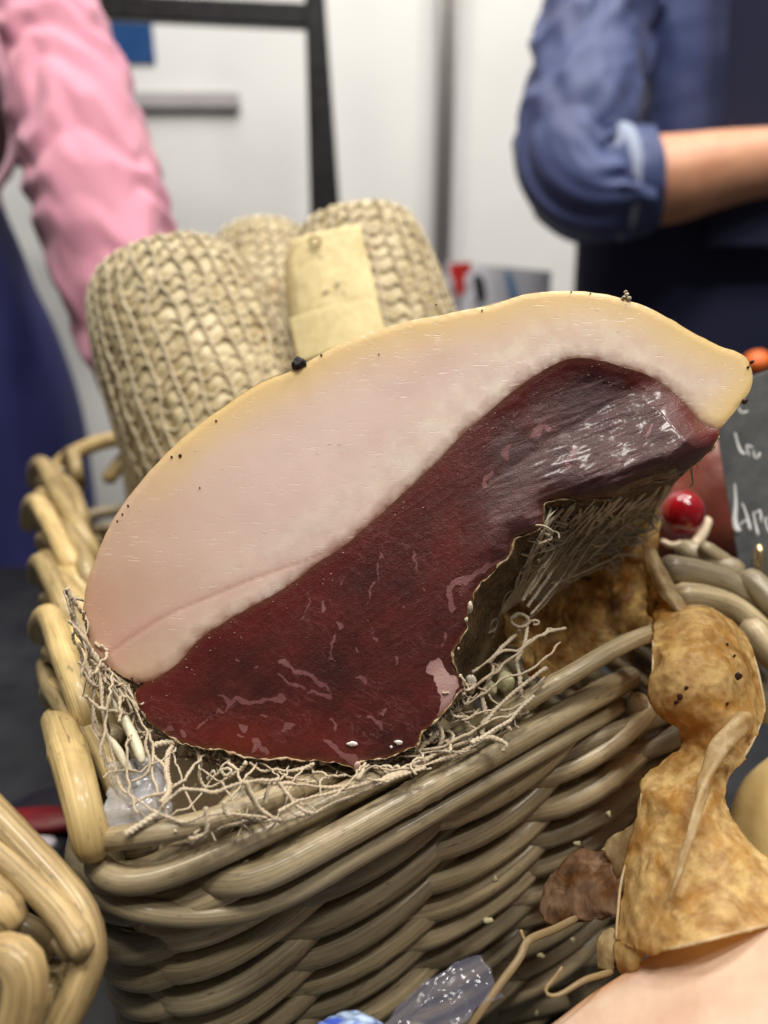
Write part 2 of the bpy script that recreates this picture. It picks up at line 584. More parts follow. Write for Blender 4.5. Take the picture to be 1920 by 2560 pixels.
def m_casing(name, a, b, dark, scale=1.0):
    t = NT(name)
    v = t.obj()
    n1 = t.noise(v, 85 * scale, 6, 0.6, 1.2)
    n2 = t.noise(v, 220 * scale, 5, 0.65)
    sp = t.noise(v, 95 * scale, 3, 0.5)
    c = t.mix(t.ramp(n1, [(0.38, 0.0), (0.60, 1.0)]), a, b)
    c = t.mix(t.ramp(t.noise(v, 60 * scale, 4, 0.6, 2.0), [(0.56, 0.0), (0.70, 0.8)]), c, dark)
    c = t.mix(t.ramp(n2, [(0.38, 0.5), (0.55, 0.0)]), c, dark)
    c = t.mix(t.ramp(sp, [(0.70, 0.0), (0.75, 0.9)]), c, srgb(48, 30, 16))
    vo = t.n('ShaderNodeTexVoronoi', {'Vector': t.vadd(v, t.vmul(t.n('ShaderNodeTexNoise', {'Vector': v, 'Scale': 120.0}).outputs[1], (0.006, 0.006, 0.006))), 'Scale': 105.0 * scale}, feature='DISTANCE_TO_EDGE').outputs[0]
    vein = t.ramp(vo, [(0.0, 1.0), (0.09, 0.0)])
    c = t.mix(t.math('MULTIPLY', vein, 0.10), c, tuple(min(1, x * 1.25) for x in b[:3]) + (1,))
    t.P(Base_Color=c, Roughness=0.5, Specular_IOR_Level=0.5)
    tr = t.n('ShaderNodeBsdfTranslucent', {'Color': c})
    mx = t.n('ShaderNodeMixShader', {0: 0.6})
    t.t.links.new(t.b.outputs[0], mx.inputs[1])
    t.t.links.new(tr.outputs[0], mx.inputs[2])
    t.t.links.new(mx.outputs[0], t.out.inputs[0])
    t.bump(t.math('ADD', t.math('MULTIPLY', vein, 0.12), t.math('ADD', n1, t.math('MULTIPLY', n2, 0.5))), 0.4, 0.0010)
    return t.m


def m_film(name, tint=(0.9, 0.92, 0.98, 1), rough=0.12, opaque=0.25):
    t = NT(name)
    v = t.obj()
    t.P(Base_Color=tint, Roughness=rough, Specular_IOR_Level=0.8)
    tp = t.n('ShaderNodeBsdfTransparent')
    mx = t.n('ShaderNodeMixShader', {0: opaque})
    t.t.links.new(tp.outputs[0], mx.inputs[1])
    t.t.links.new(t.b.outputs[0], mx.inputs[2])
    t.t.links.new(mx.outputs[0], t.out.inputs[0])
    t.bump(t.noise(v, 60, 2), 0.35, 0.002)
    return t.m


M_FAT, M_MEAT, M_RIND = m_fat(), m_meat(), m_rind()
M_WICK = m_wicker('rattan_tan', srgb(206, 184, 132), srgb(158, 134, 86))
M_WICK2 = m_wicker('rattan_weathered', srgb(194, 178, 144), srgb(134, 117, 88), 0.22)
M_WICK3 = m_wicker('rattan_near', srgb(204, 180, 130), srgb(140, 114, 72), 0.26, 0.9)
M_TWINE = m_twine('net_twine', srgb(222, 206, 180), srgb(176, 156, 126))
M_TWINE_PALE = m_twine('net_twine_pale', srgb(226, 214, 190), srgb(186, 168, 136))
M_HAMNET = m_twine('ham_net_cord', srgb(216, 204, 174), srgb(172, 156, 122), 0.5)
M_CASING = m_casing('dried_casing', srgb(214, 168, 88), srgb(244, 220, 158), srgb(176, 122, 56))
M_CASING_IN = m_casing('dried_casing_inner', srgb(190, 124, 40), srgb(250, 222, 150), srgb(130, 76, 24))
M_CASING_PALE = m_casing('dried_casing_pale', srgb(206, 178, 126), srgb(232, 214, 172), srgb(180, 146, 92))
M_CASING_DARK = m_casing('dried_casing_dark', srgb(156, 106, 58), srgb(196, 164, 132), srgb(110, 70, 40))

# ------------------------------------------------------------------ the setting
m_wall = plain('booth_wall_white', srgb(226, 226, 224), 0.55, 0.03, 6)
m_counter = plain('counter_black', srgb(30, 31, 36), 0.5, 0.35, 25, 0.15)
m_floor = plain('hall_floor', srgb(120, 118, 114), 0.6, 0.1, 8)
WALL_Y = 1.85
tag(box('wall_back', (0, WALL_Y + 0.03, 0.62), (5.0, 0.06, 3.04), m_wall, bevel=0), kind='structure')
tag(box('floor', (0, 0.8, -0.93), (6, 5, 0.06), m_floor, bevel=0), kind='structure')
tag(box('counter', (0.0, 0.22, -0.02), (1.9, 0.90, 0.04), m_counter, bevel=0.004), kind='structure')

# ------------------------------------------------------------------ background stand
M_BLACK = plain('black_metal', srgb(27, 27, 29), 0.4, 0.2, 30)
LY = 1.28
ld = thing('ladder_rack', 'black metal ladder rack standing against the white booth wall', 'rack', PY(790, 640, LY) * np.array([1, 1, 0]) + np.array([0, 0, -0.9]))


def ladder_leg(x0a, x1a, x0b, x1b):
    a0, a1 = PY(x0a, 0, LY), PY(x1a, 0, LY)
    b0, b1 = PY(x0b, 640, LY), PY(x1b, 640, LY)
    zt, zb = 0.95, -0.9
    rows = []
    for z in (zt, a0[2], b0[2], zb):
        k = (z - a0[2]) / (b0[2] - a0[2])
        xl, xr = a0[0] + (b0[0] - a0[0]) * k, a1[0] + (b1[0] - a1[0]) * k
        if z == zt:
            xl, xr = a0[0] - 0.012, a1[0] - 0.02
        rows.append([(xl, LY - 0.015, z), (xr, LY - 0.015, z), (xr, LY + 0.02, z), (xl, LY + 0.02, z)])
    V = np.array(rows).reshape(-1, 3)
    F = grid_faces(4, 4, True) + [[0, 1, 2, 3], [15, 14, 13, 12]]
    o = fix_normals(mk('leg', V, F, M_BLACK, ld, smooth=False))
    o.modifiers.new('bevel', 'BEVEL').width = 0.003


ladder_leg(764, 812, 779, 858)
xr_, xl_ = PY(790, 40, LY)[0], PY(-140, 20, LY)[0]
w_ = 0.05
for dx in (0,):
    V = []
    for x, z in ((xl_, PY(-140, 0, LY)[2]), (xr_, PY(790, 44, LY)[2])):
        for y, dz in ((-0.012, -0.016), (0.012, -0.016), (0.012, 0.016), (-0.012, 0.016)):
            V.append((x, LY + y, z + dz))
    o = fix_normals(mk('rung', np.array(V), [[0, 1, 5, 4], [1, 2, 6, 5], [2, 3, 7, 6], [3, 0, 4, 7], [0, 3, 2, 1], [4, 5, 6, 7]], M_BLACK, ld, smooth=False))
    o.modifiers.new('bevel', 'BEVEL').width = 0.003
V, F = box_geo((xl_, LY, 0.02), 0.045, 0.03, 1.84)
mk('leg', V, F, M_BLACK, ld, smooth=False)
for zz in (0.72, -0.35):
    V, F = box_geo(((xl_ + xr_) / 2, LY, zz), xr_ - xl_, 0.024, 0.03)
    mk('rung', V, F, M_BLACK, ld, smooth=False)

M_ALU = NT('brushed_aluminium')
M_ALU.P(Base_Color=srgb(170, 168, 166), Metallic=0.9, Roughness=0.34)
M_ALU = M_ALU.m
px_ = PY(1112, 300, WALL_Y - 0.05)[0]
pole = thing('booth_upright', 'grey aluminium upright in front of the white booth wall', 'post', (px_, WALL_Y - 0.05, -0.9))
geo = []
for dx, wd in ((-0.012, 0.014), (0.012, 0.014)):
    V, F = box_geo((px_ + dx, WALL_Y - 0.06, 0.6), wd, 0.03, 3.0)
    o = mk('flange', V, F, M_ALU, pole, smooth=False)
    o.modifiers.new('bevel', 'BEVEL').width = 0.003
V, F = box_geo((px_, WALL_Y - 0.045, 0.6), 0.03, 0.03, 2.99)
mk('core', V, F, plain('dark_slot', srgb(90, 80, 80), 0.5), pole, smooth=False)

c0, c1 = PY(120, -120, WALL_Y - 0.004), PY(389, 158, WALL_Y - 0.004)
tag(box('poster', ((c0[0] + c1[0]) / 2, WALL_Y - 0.004, (c0[2] + c1[2]) / 2), (c1[0] - c0[0], 0.006, c0[2] - c1[2]),
        plain('poster_blue', srgb(12, 66, 122), 0.45, 0.06, 10), bevel=0.001),
    'dark blue poster on the white wall behind the pink sleeve', 'poster')

r0, r1 = PY(-60, 230, WALL_Y - 0.012), PY(600, 272, WALL_Y - 0.012)  # grey strip put where a soft shadow band falls on the wall
tag(box('wall_shadow_band', ((r0[0] + r1[0]) / 2, WALL_Y - 0.012, (r0[2] + r1[2]) / 2), (r1[0] - r0[0], 0.022, r0[2] - r1[2]),
        plain('shadow_band_grey', srgb(170, 166, 168), 0.5, 0.05, 12), bevel=0.004),
    'thin grey strip imitating a soft shadow band on the wall left of the ladder rack leg', 'shadow band')

# white printed carrier bag on the back counter
bagY = 1.02
b0, b1 = PY(1118, 655, bagY), PY(1372, 800, bagY)
bag = thing('printed_bag', 'white bag with red, black and blue print behind the netted hams', 'bag', ((b0[0] + b1[0]) / 2, bagY, b1[2] - 0.1))
M_BAG = plain('bag_white', srgb(222, 224, 232), 0.45, 0.03, 20)
nu, nv = 14, 12
V = []
for i in range(nu):
    for j in range(nv):
        u, q = i / (nu - 1), j / (nv - 1)
        x = b0[0] + (b1[0] - b0[0]) * u
        z = b1[2] - 0.12 + (b0[2] - b1[2] + 0.12 - 0.012 * u) * q
        V.append((x, bagY - 0.018 * math.sin(math.pi * u) * (1 - q * 0.8) + 0.004 * math.sin(9 * u + 5 * q), z))
front = np.array(V)
back = front.copy()
back[:, 1] = 2 * bagY + 0.03 - front[:, 1]
F = grid_faces(nu, nv)
F2 = [list(reversed(f)) for f in F]
fix_normals(mk('front_panel', front, F, M_BAG, bag))
fix_normals(mk('back_panel', back, F2, M_BAG, bag))
side = []
for i in (0, nu - 1):
    for j in range(nv):
        side += [front[i * nv + j], back[i * nv + j]]
for k in range(2):
    mk('gusset', np.array(side[k * 2 * nv:(k + 1) * 2 * nv]), [[2 * j, 2 * j + 1, 2 * j + 3, 2 * j + 2] for j in range(nv - 1)], M_BAG, bag)


def decal(name, pts, Y, mat, parent, th=0.001):
    """A flat printed patch at world depth Y, outline in photo pixels, with real thickness."""
    a = np.array([PY(x, y, Y) for x, y in pts])
    b = a.copy()
    b[:, 1] += th
    n = len(a)
    F = [list(range(n)), list(range(2 * n - 1, n - 1, -1))] + [[i, (i + 1) % n, n + (i + 1) % n, n + i] for i in range(n)]
    return fix_normals(mk(name, np.vstack([a, b]), F, mat, parent, smooth=False))


M_RED = plain('print_red', srgb(206, 44, 36), 0.5, 0.05)
M_PBLK = plain('print_black', srgb(38, 40, 48), 0.5, 0.05)
M_PBLUE = plain('print_blue', srgb(92, 158, 208), 0.5, 0.05)
decal('letter', [(1122, 660), (1178, 655), (1176, 680), (1162, 690), (1160, 735), (1142, 740), (1134, 700), (1126, 690)], bagY - 0.022, M_RED, bag)
decal('letter', [(1182, 690), (1196, 684), (1210, 700), (1216, 735), (1212, 760), (1198, 762), (1188, 735)], bagY - 0.024, M_PBLK, bag)
decal('letter', [(1262, 682), (1276, 680), (1290, 722), (1298, 750), (1280, 752), (1270, 720)], bagY - 0.024, M_PBLUE, bag)

# ------------------------------------------------------------------ people behind the counter
def ridge(w):
    return np.abs(((w / 2) % 1.0) * 2 - 1) * 2 - 1


def loft(name, rows, mat, parent, seg=64, disp=None, caps=True):
    """Elliptic rings: rows of (cx, cy, z, rx, ry)."""
    R = cr(np.array(rows, float), 70)
    th = np.linspace(0, 2 * np.pi, seg, endpoint=False)
    V = []
    for k, (cx, cy, z, rx, ry) in enumerate(R):
        d = 1.0 if disp is None else 1 + disp(th, k / 69.0)
        V.append(np.stack([cx + rx * np.cos(th) * d, cy + ry * np.sin(th) * d, np.full(seg, z)], 1))
    V = np.vstack(V)
    F = grid_faces(70, seg, True)
    if caps:
        F += [list(range(seg)), list(range(69 * seg, 70 * seg))]
    return fix_normals(mk(name, V, F, mat, parent))


def figure(name, chains, mat, parent, voxel=0.006):
    """One continuous skin mesh from tapered limb chains."""
    geos = []
    for pts, rad in chains:
        q = cr(np.column_stack([np.array(pts, float), rad]), max(8, len(pts) * 6))
        geos.append(tube_geo(q[:, :3], q[:, 3], 16))
    V, F, A = merge(geos)
    o = mk(name, V, F, mat, parent)
    r = o.modifiers.new('remesh', 'REMESH')
    r.mode = 'VOXEL'
    r.voxel_size = voxel
    r.use_smooth_shade = True
    s = o.modifiers.new('smooth', 'SMOOTH')
    s.factor = 0.5
    s.iterations = 6
    return o


def hand_chains(wrist, dirv, side, palm_n, curl=0.5):
    """Palm and five bent fingers from the wrist along dirv."""
    d, s, n = [np.array(x, float) / np.linalg.norm(x) for x in (dirv, side, palm_n)]
    wv = np.array(wrist, float)
    ch = [([wv, wv + d * 0.045 + s * 0.012, wv + d * 0.085 + s * 0.014], [0.026, 0.024, 0.016]),
          ([wv, wv + d * 0.045 - s * 0.012, wv + d * 0.082 - s * 0.014], [0.026, 0.024, 0.016])]
    for k, (o, ln) in enumerate(((0.03, 0.066), (0.010, 0.076), (-0.010, 0.072), (-0.029, 0.058))):
        b = wv + d * 0.082 + s * o
        p1 = b + d * ln * 0.45 - n * ln * 0.15 * curl
        p2 = p1 + d * ln * 0.28 - n * ln * 0.32 * curl
        p3 = p2 + d * ln * 0.12 - n * ln * 0.34 * curl
        ch.append(([b - d * 0.03, b, p1, p2, p3], [0.011, 0.0105, 0.0095, 0.0085, 0.007]))
    b = wv + d * 0.025 + s * 0.026
    ch.append(([wv + d * 0.01 + s * 0.012, b, b + d * 0.03 + s * 0.022 - n * 0.008, b + d * 0.055 + s * 0.026 - n * 0.018], [0.014, 0.0135, 0.011, 0.0085]))
    return ch


M_SKIN = NT('skin')
_n = M_SKIN.noise(M_SKIN.obj(), 30, 5)
M_SKIN.P(Base_Color=M_SKIN.mix(M_SKIN.ramp(_n, [(0.35, 0.0), (0.65, 1.0)]), srgb(196, 138, 106), srgb(214, 158, 126)), Roughness=0.5,
         Subsurface_Weight=0.12, Subsurface_Radius=(1, 0.35, 0.2), Subsurface_Scale=0.004)
M_SKIN.bump(M_SKIN.noise(M_SKIN.obj(), 260, 3), 0.2, 0.0006)
M_SKIN = M_SKIN.m
M_PINK = m_cloth('shirt_pink', srgb(200, 134, 154))
M_MAROON = m_cloth('waistcoat_maroon', srgb(104, 52, 66))
M_PIPE = m_cloth('piping_pink', srgb(214, 170, 186))
M_INDIGO = m_cloth('apron_indigo', srgb(38, 42, 102), sheen=0.05)
M_NAVY = m_cloth('jacket_blue', srgb(56, 68, 112), rough=0.6, var=0.2, sheen=0.1)
M_LINING = m_cloth('cuff_lining', srgb(146, 156, 178))
M_DARK = m_cloth('apron_navy', srgb(20, 25, 58), sheen=0.05)


def edge_rows(tab, Y, rx, ry, side):
    """Torso rings whose silhouette on one side passes through the given pixels."""
    rows = []
    for x, y in tab:
        p = PY(x, y, Y)
        rows.append((p[0] - side * rx, Y, p[2], rx, ry))
    return rows


# --- person in the pink shirt
LP = thing('person', 'person in pink shirt and indigo apron reaching down behind the netted hams', 'person', (-0.52, 0.80, -0.9), 'people behind the counter')
arm = [P(-60, -460, 0.76), P(20, -150, 0.69), P(72, 0, 0.66), P(182, 280, 0.625), P(250, 520, 0.60), P(305, 700, 0.585), P(380, 900, 0.575), P(470, 1080, 0.57)]


def pink_wr(TH, t):
    wv = t * 25 + 1.3 * np.sin(TH + 0.6) + 1.9 * fbm(np.stack([np.cos(TH) * 1.2, np.sin(TH) * 1.2, t * 5], -1), 3, 3)
    amp = 0.10 * np.clip((t - 0.12) * 4, 0.25, 1) * (0.55 + 0.45 * vnoise(np.stack([np.cos(TH) * 1.5, np.sin(TH) * 1.5, t * 9], -1), 9))
    big = 0.07 * fbm(np.stack([np.cos(TH), np.sin(TH), t * 7], -1), 21, 3)
    return amp * ridge(wv) + big


q = cr(np.column_stack([arm, [0.064, 0.054, 0.053, 0.0535, 0.053, 0.049, 0.044, 0.038]]), 200)
V, F, rc = tube_geo(q[:, :3], q[:, 3], 110, disp=pink_wr)
mk('sleeve', V, F, M_PINK, LP, attrs={'rc': rc})


def soft_fold(seed, amp, fa, fz):
    def f(th, t):
        return amp * fbm(np.stack([np.cos(th) * fa, np.sin(th) * fa, np.full_like(th, t * fz)], -1), seed, 4)
    return f


loft('shirt', edge_rows([(70, -620), (66, -300), (62, -100), (58, 120), (10, 300), (-12, 420), (-10, 560)], 0.79, 0.19, 0.12, 1), M_PINK, LP, disp=soft_fold(4, 0.03, 2.2, 6))
loft('waistcoat', edge_rows([(30, -600), (24, -100), (22, 60), (28, 200), (34, 300), (26, 380), (0, 440)], 0.775, 0.185, 0.125, 1), M_MAROON, LP, disp=soft_fold(6, 0.012, 1.5, 4))
rod('piping', [PY(-30, 40, 0.66), PY(-6, 150, 0.665), PY(22, 240, 0.67), PY(36, 320, 0.67), PY(28, 400, 0.67), PY(-10, 470, 0.67)], 0.0042, M_PIPE, LP)
loft('apron', edge_rows([(-30, 440), (-4, 520), (40, 620), (78, 720), (132, 830), (180, 970), (214, 1110), (238, 1300), (262, 1560), (280, 2100)], 0.80, 0.21, 0.12, 1), M_INDIGO, LP, disp=soft_fold(8, 0.022, 2.0, 3))
wr = np.array(arm[-1])
fd = np.array(arm[-1]) - np.array(arm[-2])
figure('body', [([(-0.55, 0.8, -0.88), (-0.54, 0.8, -0.3), (-0.53, 0.8, 0.1), (-0.53, 0.8, 0.5), (-0.53, 0.8, 0.62)], [0.13, 0.12, 0.1, 0.1, 0.06]),
                ([(-0.50, 0.79, 0.56)] + arm, [0.06, 0.05, 0.046, 0.045, 0.042, 0.038, 0.034, 0.030, 0.027])]
       + hand_chains(wr, fd, (1, 0, 0.2), (0, -1, 0.3), 0.5), M_SKIN, LP)

# --- person in the blue jacket
RP = thing('person', 'person in rolled blue jacket sleeve and dark apron with a bare forearm', 'person', (0.62, 0.92, -0.9), 'people behind the counter')
q0 = [P(1640, -420, 0.80), P(1560, -160, 0.775), P(1498, 60, 0.76), P(1452, 260, 0.745), P(1432, 400, 0.735), P(1470, 470, 0.725), P(1540, 470, 0.72), P(1610, 455, 0.715)]
rad = [0.066, 0.061, 0.058, 0.059, 0.0555, 0.050, 0.0475, 0.047]


def navy_wr(TH, t):
    wv = t * 10 + 1.1 * np.sin(TH - 0.8) + 1.9 * fbm(np.stack([np.cos(TH) * 1.1, np.sin(TH) * 1.1, t * 4], -1), 33, 3)
    return 0.15 * ridge(wv) * (0.6 + 0.5 * vnoise(np.stack([np.cos(TH), np.sin(TH), t * 6], -1), 5)) + 0.05 * fbm(np.stack([np.cos(TH) * 2, np.sin(TH) * 2, t * 9], -1), 35, 3)


q = cr(np.column_stack([q0, rad]), 190)
V, F, rc = tube_geo(q[:, :3], q[:, 3], 110, disp=navy_wr, flat=1.0)
mk('sleeve', V, F, M_NAVY, RP, attrs={'rc': rc})
q = cr(np.column_stack([[P(1545, 462, 0.72), P(1590, 455, 0.718), P(1630, 448, 0.716)], [0.0515, 0.0505, 0.0475]]), 24)
V, F, rc = tube_geo(q[:, :3], q[:, 3], 60, disp=soft_fold and (lambda TH, t: 0.03 * fbm(np.stack([np.cos(TH) * 2, np.sin(TH) * 2, t * 3], -1), 44, 3)))
mk('cuff', V, F, M_NAVY, RP, attrs={'rc': rc})
q = cr(np.column_stack([[P(1536, 460, 0.72), P(1550, 458, 0.72), P(1560, 457, 0.72)], [0.0515, 0.0535, 0.0520]]), 10)
V, F, rc = tube_geo(q[:, :3], q[:, 3], 60)
mk('cuff_lining', V, F, M_LINING, RP, attrs={'rc': rc})
fore = [P(1540, 460, 0.72), P(1680, 450, 0.712), P(1800, 425, 0.706), P(1930, 405, 0.70), P(2120, 385, 0.69), P(2260, 380, 0.685)]
figure('body', [([(0.62, 0.95, -0.88), (0.62, 0.95, -0.3), (0.6, 0.95, 0.2), (0.6, 0.95, 0.5), (0.6, 0.95, 0.62)], [0.13, 0.12, 0.11, 0.11, 0.06]),
                ([(0.55, 0.9, 0.60)] + [q0[0], q0[1], q0[2], q0[3], q0[4], q0[5]] + fore, [0.07, 0.05, 0.048, 0.046, 0.044, 0.040, 0.040, 0.042, 0.041, 0.036, 0.031, 0.026, 0.024])]
       + hand_chains(fore[-1], fore[-1] - fore[-2], (0, 0.1, 1), (0, -1, 0), 0.45), M_SKIN, RP)
loft('jacket', edge_rows([(1660, -650), (1640, -300), (1622, -50), (1600, 120), (1590, 280), (1560, 420), (1530, 560)], 0.90, 0.20, 0.11, -1), M_NAVY, RP, disp=soft_fold(51, 0.05, 2.4, 6))
loft('apron', edge_rows([(1500, 420), (1455, 540), (1446, 640), (1436, 760), (1430, 900), (1425, 1300), (1420, 2000)], 0.92, 0.21, 0.13, -1), M_DARK, RP, disp=soft_fold(53, 0.02, 2.0, 3))
loft('apron_bib', edge_rows([(1850, -600), (1835, -150), (1828, 60), (1815, 240), (1800, 420), (1780, 540), (1760, 620)], 0.785, 0.16, 0.022, -1), M_DARK, RP, disp=soft_fold(55, 0.015, 2.0, 3))

# ------------------------------------------------------------------ netted hams at the back of the basket
def m_hambody():
    t = NT('ham_under_net')
    v = t.obj()
    n1 = t.noise(v, 45, 5, 0.6)
    n2 = t.noise(v, 300, 4, 0.6)
    c = t.mix(t.ramp(n1, [(0.35, 0.0), (0.62, 1.0)]), srgb(170, 152, 112), srgb(204, 190, 152))
    c = t.mix(t.ramp(t.noise(v, 26, 3), [(0.66, 0.0), (0.75, 0.6)]), c, srgb(176, 120, 70))
    c = t.mix(t.ramp(n2, [(0.3, 0.4), (0.5, 0.0)]), c, srgb(146, 124, 84))
    t.P(Base_Color=c, Roughness=0.6, Coat_Weight=0.15, Coat_Roughness=0.35)
    t.bump(n2, 0.5, 0.0012)
    return t.m


M_HAM = m_hambody()


def netted_ham(label, top, bot, R, prof, nm, nr, tilt_d, seed):
    """Pear body of revolution from top to bottom axis points, wrapped by meridian and ring cords."""
    T, B = np.array(top), np.array(bot)
    ax = B - T
    L = np.linalg.norm(ax)
    ax /= L
    s = np.cross(ax, [0, 1, 0])
    s /= np.linalg.norm(s)
    f = np.cross(s, ax)
    h = thing('netted_ham', label, 'ham', (B[0], B[1], B[2]), 'netted hams standing in the basket')
    pr = np.array(prof, float)

    def rad(t):
        return R * np.interp(t, pr[:, 0], pr[:, 1])

    tt = np.linspace(0, 1, 150)
    base = cr(np.column_stack([pr, pr * 0]), 400)

    def rads(t):
        return R * np.interp(t, base[:, 0], base[:, 1])

    def surf(t, th, off):
        r = rads(t) * (1 + 0.05 * vnoise(np.stack([np.cos(th) * 1.3, np.sin(th) * 1.3, t * 3 + seed], -1), seed)) + off
        return T + ax * (t * L)[..., None] + s * (np.cos(th) * r)[..., None] + f * (np.sin(th) * r)[..., None]

    nth = nm * 8
    th = np.linspace(0, 2 * np.pi, nth, endpoint=False)
    TT, TH = np.meshgrid(np.linspace(0, 1, nr * 7 + 1), th, indexing='ij')
    g = np.abs(np.sin(TH * nm / 2)) ** 0.6 * np.abs(np.sin(TT * nr * np.pi)) ** 0.6
    V = surf(TT, TH, -0.0009 + 0.0011 * g * (1 + 0.6 * vnoise(np.stack([np.cos(TH) * 6, np.sin(TH) * 6, TT * 15], -1), seed + 8)) + 0.0010 * vnoise(np.stack([np.cos(TH) * 9, np.sin(TH) * 9, TT * 22], -1), seed + 3)).reshape(-1, 3)
    fix_normals(mk('body', V, grid_faces(nr * 7 + 1, nth, True) + [list(range(nth)), list(range(nr * 7 * nth, (nr * 7 + 1) * nth))], M_HAM, h))
    net = bpy.data.objects.new('netting', None)
    net.empty_display_size = 0.01
    put(net, h)
    for k in range(nm):
        t = np.linspace(0.01, 0.97, 110)
        a = 2 * np.pi * k / nm + 0.16 / nm * np.sin(t * nr * 2 * np.pi + (k % 2) * np.pi) + 0.05 * vnoise(np.stack([t * 12, t * 0 + k, t * 0], -1), seed)
        p = surf(t, a, 0.0006)
        V, F, rc = tube_geo(p, 0.00080 * (1 + 0.2 * np.sin(t * nr * np.pi * 2) ** 2), 7, lobes=2, twist=700, lob=0.22)
        mk('cord', V, F, M_HAMNET, net, attrs={'rc': rc})
    for k in range(1, nr):
        a = np.linspace(0, 2 * np.pi, nm * 6 + 1)
        t = np.full_like(a, k / nr) + 0.22 / nr * np.sin(a * nm) + 0.22 / nr * vnoise(np.stack([a * 3, a * 0 + k, a * 0], -1), seed + 5)
        t = np.clip(t, 0.004, 0.98)
        p = surf(t, a, 0.0004)
        V, F, rc = tube_geo(p, 0.00075, 6, lobes=2, twist=700, lob=0.22)
        mk('cord', V, F, M_HAMNET, net, attrs={'rc': rc})
    # gathered knot on top
    kn = []
    for k in range(9):
        a = k * 0.7
        p = [T + s * 0.010 * math.cos(a) + f * 0.010 * math.sin(a) + ax * 0.001, T - ax * 0.004 + s * 0.004 * math.cos(a + 1), T - ax * 0.010 + s * 0.005 * math.sin(a * 2) + f * 0.004 * math.cos(a * 3)]
        kn.append(tube_geo(cr(p, 10), 0.0011, 6))
    V, F, rc = merge(kn)
    tag(mk('gathered_ends', V, F, M_HAMNET, net, attrs={'rc': rc}), kind='stuff')
    return h


PROF = [(0, 0.12), (0.004, 0.44), (0.016, 0.66), (0.06, 0.80), (0.2, 0.93), (0.38, 1.0), (0.6, 0.99), (0.8, 0.84), (0.93, 0.56), (1.0, 0.1)]
netted_ham('large netted ham on the left behind the pork cut, next to the pink sleeve',
           P(392, 668, 0.400), P(730, 1540, 0.372), 0.0505, PROF, 30, 25, 0, 11)
netted_ham('netted ham half hidden between the two larger netted hams', P(650, 590, 0.50), P(740, 1300, 0.46), 0.040,
           PROF, 26, 22, 0, 23)
netted_ham('netted ham on the right wearing the paper tag', P(885, 574, 0.435), P(1030, 1400, 0.40), 0.0480,
           [(0, 0.12), (0.005, 0.5), (0.02, 0.70), (0.08, 0.80), (0.2, 0.92), (0.38, 1.04), (0.6, 1.02), (0.8, 0.86), (0.93, 0.56), (1.0, 0.1)], 28, 22, 0, 37)

# paper tag leaning on the right ham
M_KRAFT = NT('kraft_paper')
_v = M_KRAFT.obj()
_n = M_KRAFT.noise(_v, 260, 5, 0.65)
M_KRAFT.P(Base_Color=M_KRAFT.mix(M_KRAFT.ramp(_n, [(0.35, 0.0), (0.65, 1.0)]), srgb(196, 178, 130), srgb(214, 198, 150)), Roughness=0.75)
M_KRAFT.bump(_n, 0.2, 0.0004)
M_KRAFT = M_KRAFT.m
tg = thing('paper_tag', 'folded kraft paper tag with eyelet hanging on the right netted ham', 'tag', P(830, 860, 0.355))
c4 = [P(694, 612, 0.372), P(900, 560, 0.366), P(965, 830, 0.346), P(742, 905, 0.350)]     # corners: tl, tr, br, bl
n = 26
u = np.linspace(0, 1, n)
U, W = np.meshgrid(u, u, indexing='ij')
tp = (1 - W)[..., None] * ((1 - U)[..., None] * c4[0] + U[..., None] * c4[1]) + W[..., None] * ((1 - U)[..., None] * c4[3] + U[..., None] * c4[2])
bend = 0.0035 * np.sin(np.pi * U) + 0.004 * np.clip(0.12 - U, 0, 1) / 0.12 * -1 - 0.005 * np.clip(W - 0.62, 0, 1) + 0.0012 * fbm(np.stack([U * 3, W * 3, U * 0], -1), 71, 3)
corner = np.clip(0.22 - (U + W * 0.6), 0, 1)
tp = tp - FWD * bend[..., None] + FWD * (corner * 0.09)[..., None]
o = fix_normals(mk('paper', tp.reshape(-1, 3), grid_faces(n, n), M_KRAFT, tg))
so = o.modifiers.new('solid', 'SOLIDIFY')
so.thickness = 0.0006
ey = P(787, 603, 0.361)
th = np.linspace(0, 2 * np.pi, 24)
ring = ey + np.outer(np.cos(th), RT) * 0.0026 + np.outer(np.sin(th), UP) * 0.0022
V, F, rc = tube_geo(ring, 0.0007, 8)
mk('eyelet', V, F, plain('eyelet_brass', srgb(150, 132, 90), 0.4), tg)
for pts in ([(806, 738), (812, 730), (822, 728)], [(836, 716), (848, 706)], [(820, 752), (826, 746)], [(800, 640), (806, 648)], [(858, 728), (862, 738)]):
    rod('smudge_mark', [P(x, y, 0.3535) for x, y in pts], 0.00045, plain('pencil_grey', srgb(128, 122, 108), 0.8), tg, seg=6, step=0.002)
# folded-over lower flap
fl = [P(722, 800, 0.3525), P(935, 748, 0.3500), P(968, 838, 0.3435), P(745, 912, 0.3470)]
tp = (1 - W)[..., None] * ((1 - U)[..., None] * fl[0] + U[..., None] * fl[1]) + W[..., None] * ((1 - U)[..., None] * fl[3] + U[..., None] * fl[2])
tp = tp - FWD * (0.0036 * np.sin(np.pi * U) + 0.0015)[..., None]
o = fix_normals(mk('flap', tp.reshape(-1, 3), grid_faces(n, n), M_KRAFT, tg))
o.modifiers.new('solid', 'SOLIDIFY').thickness = 0.0005

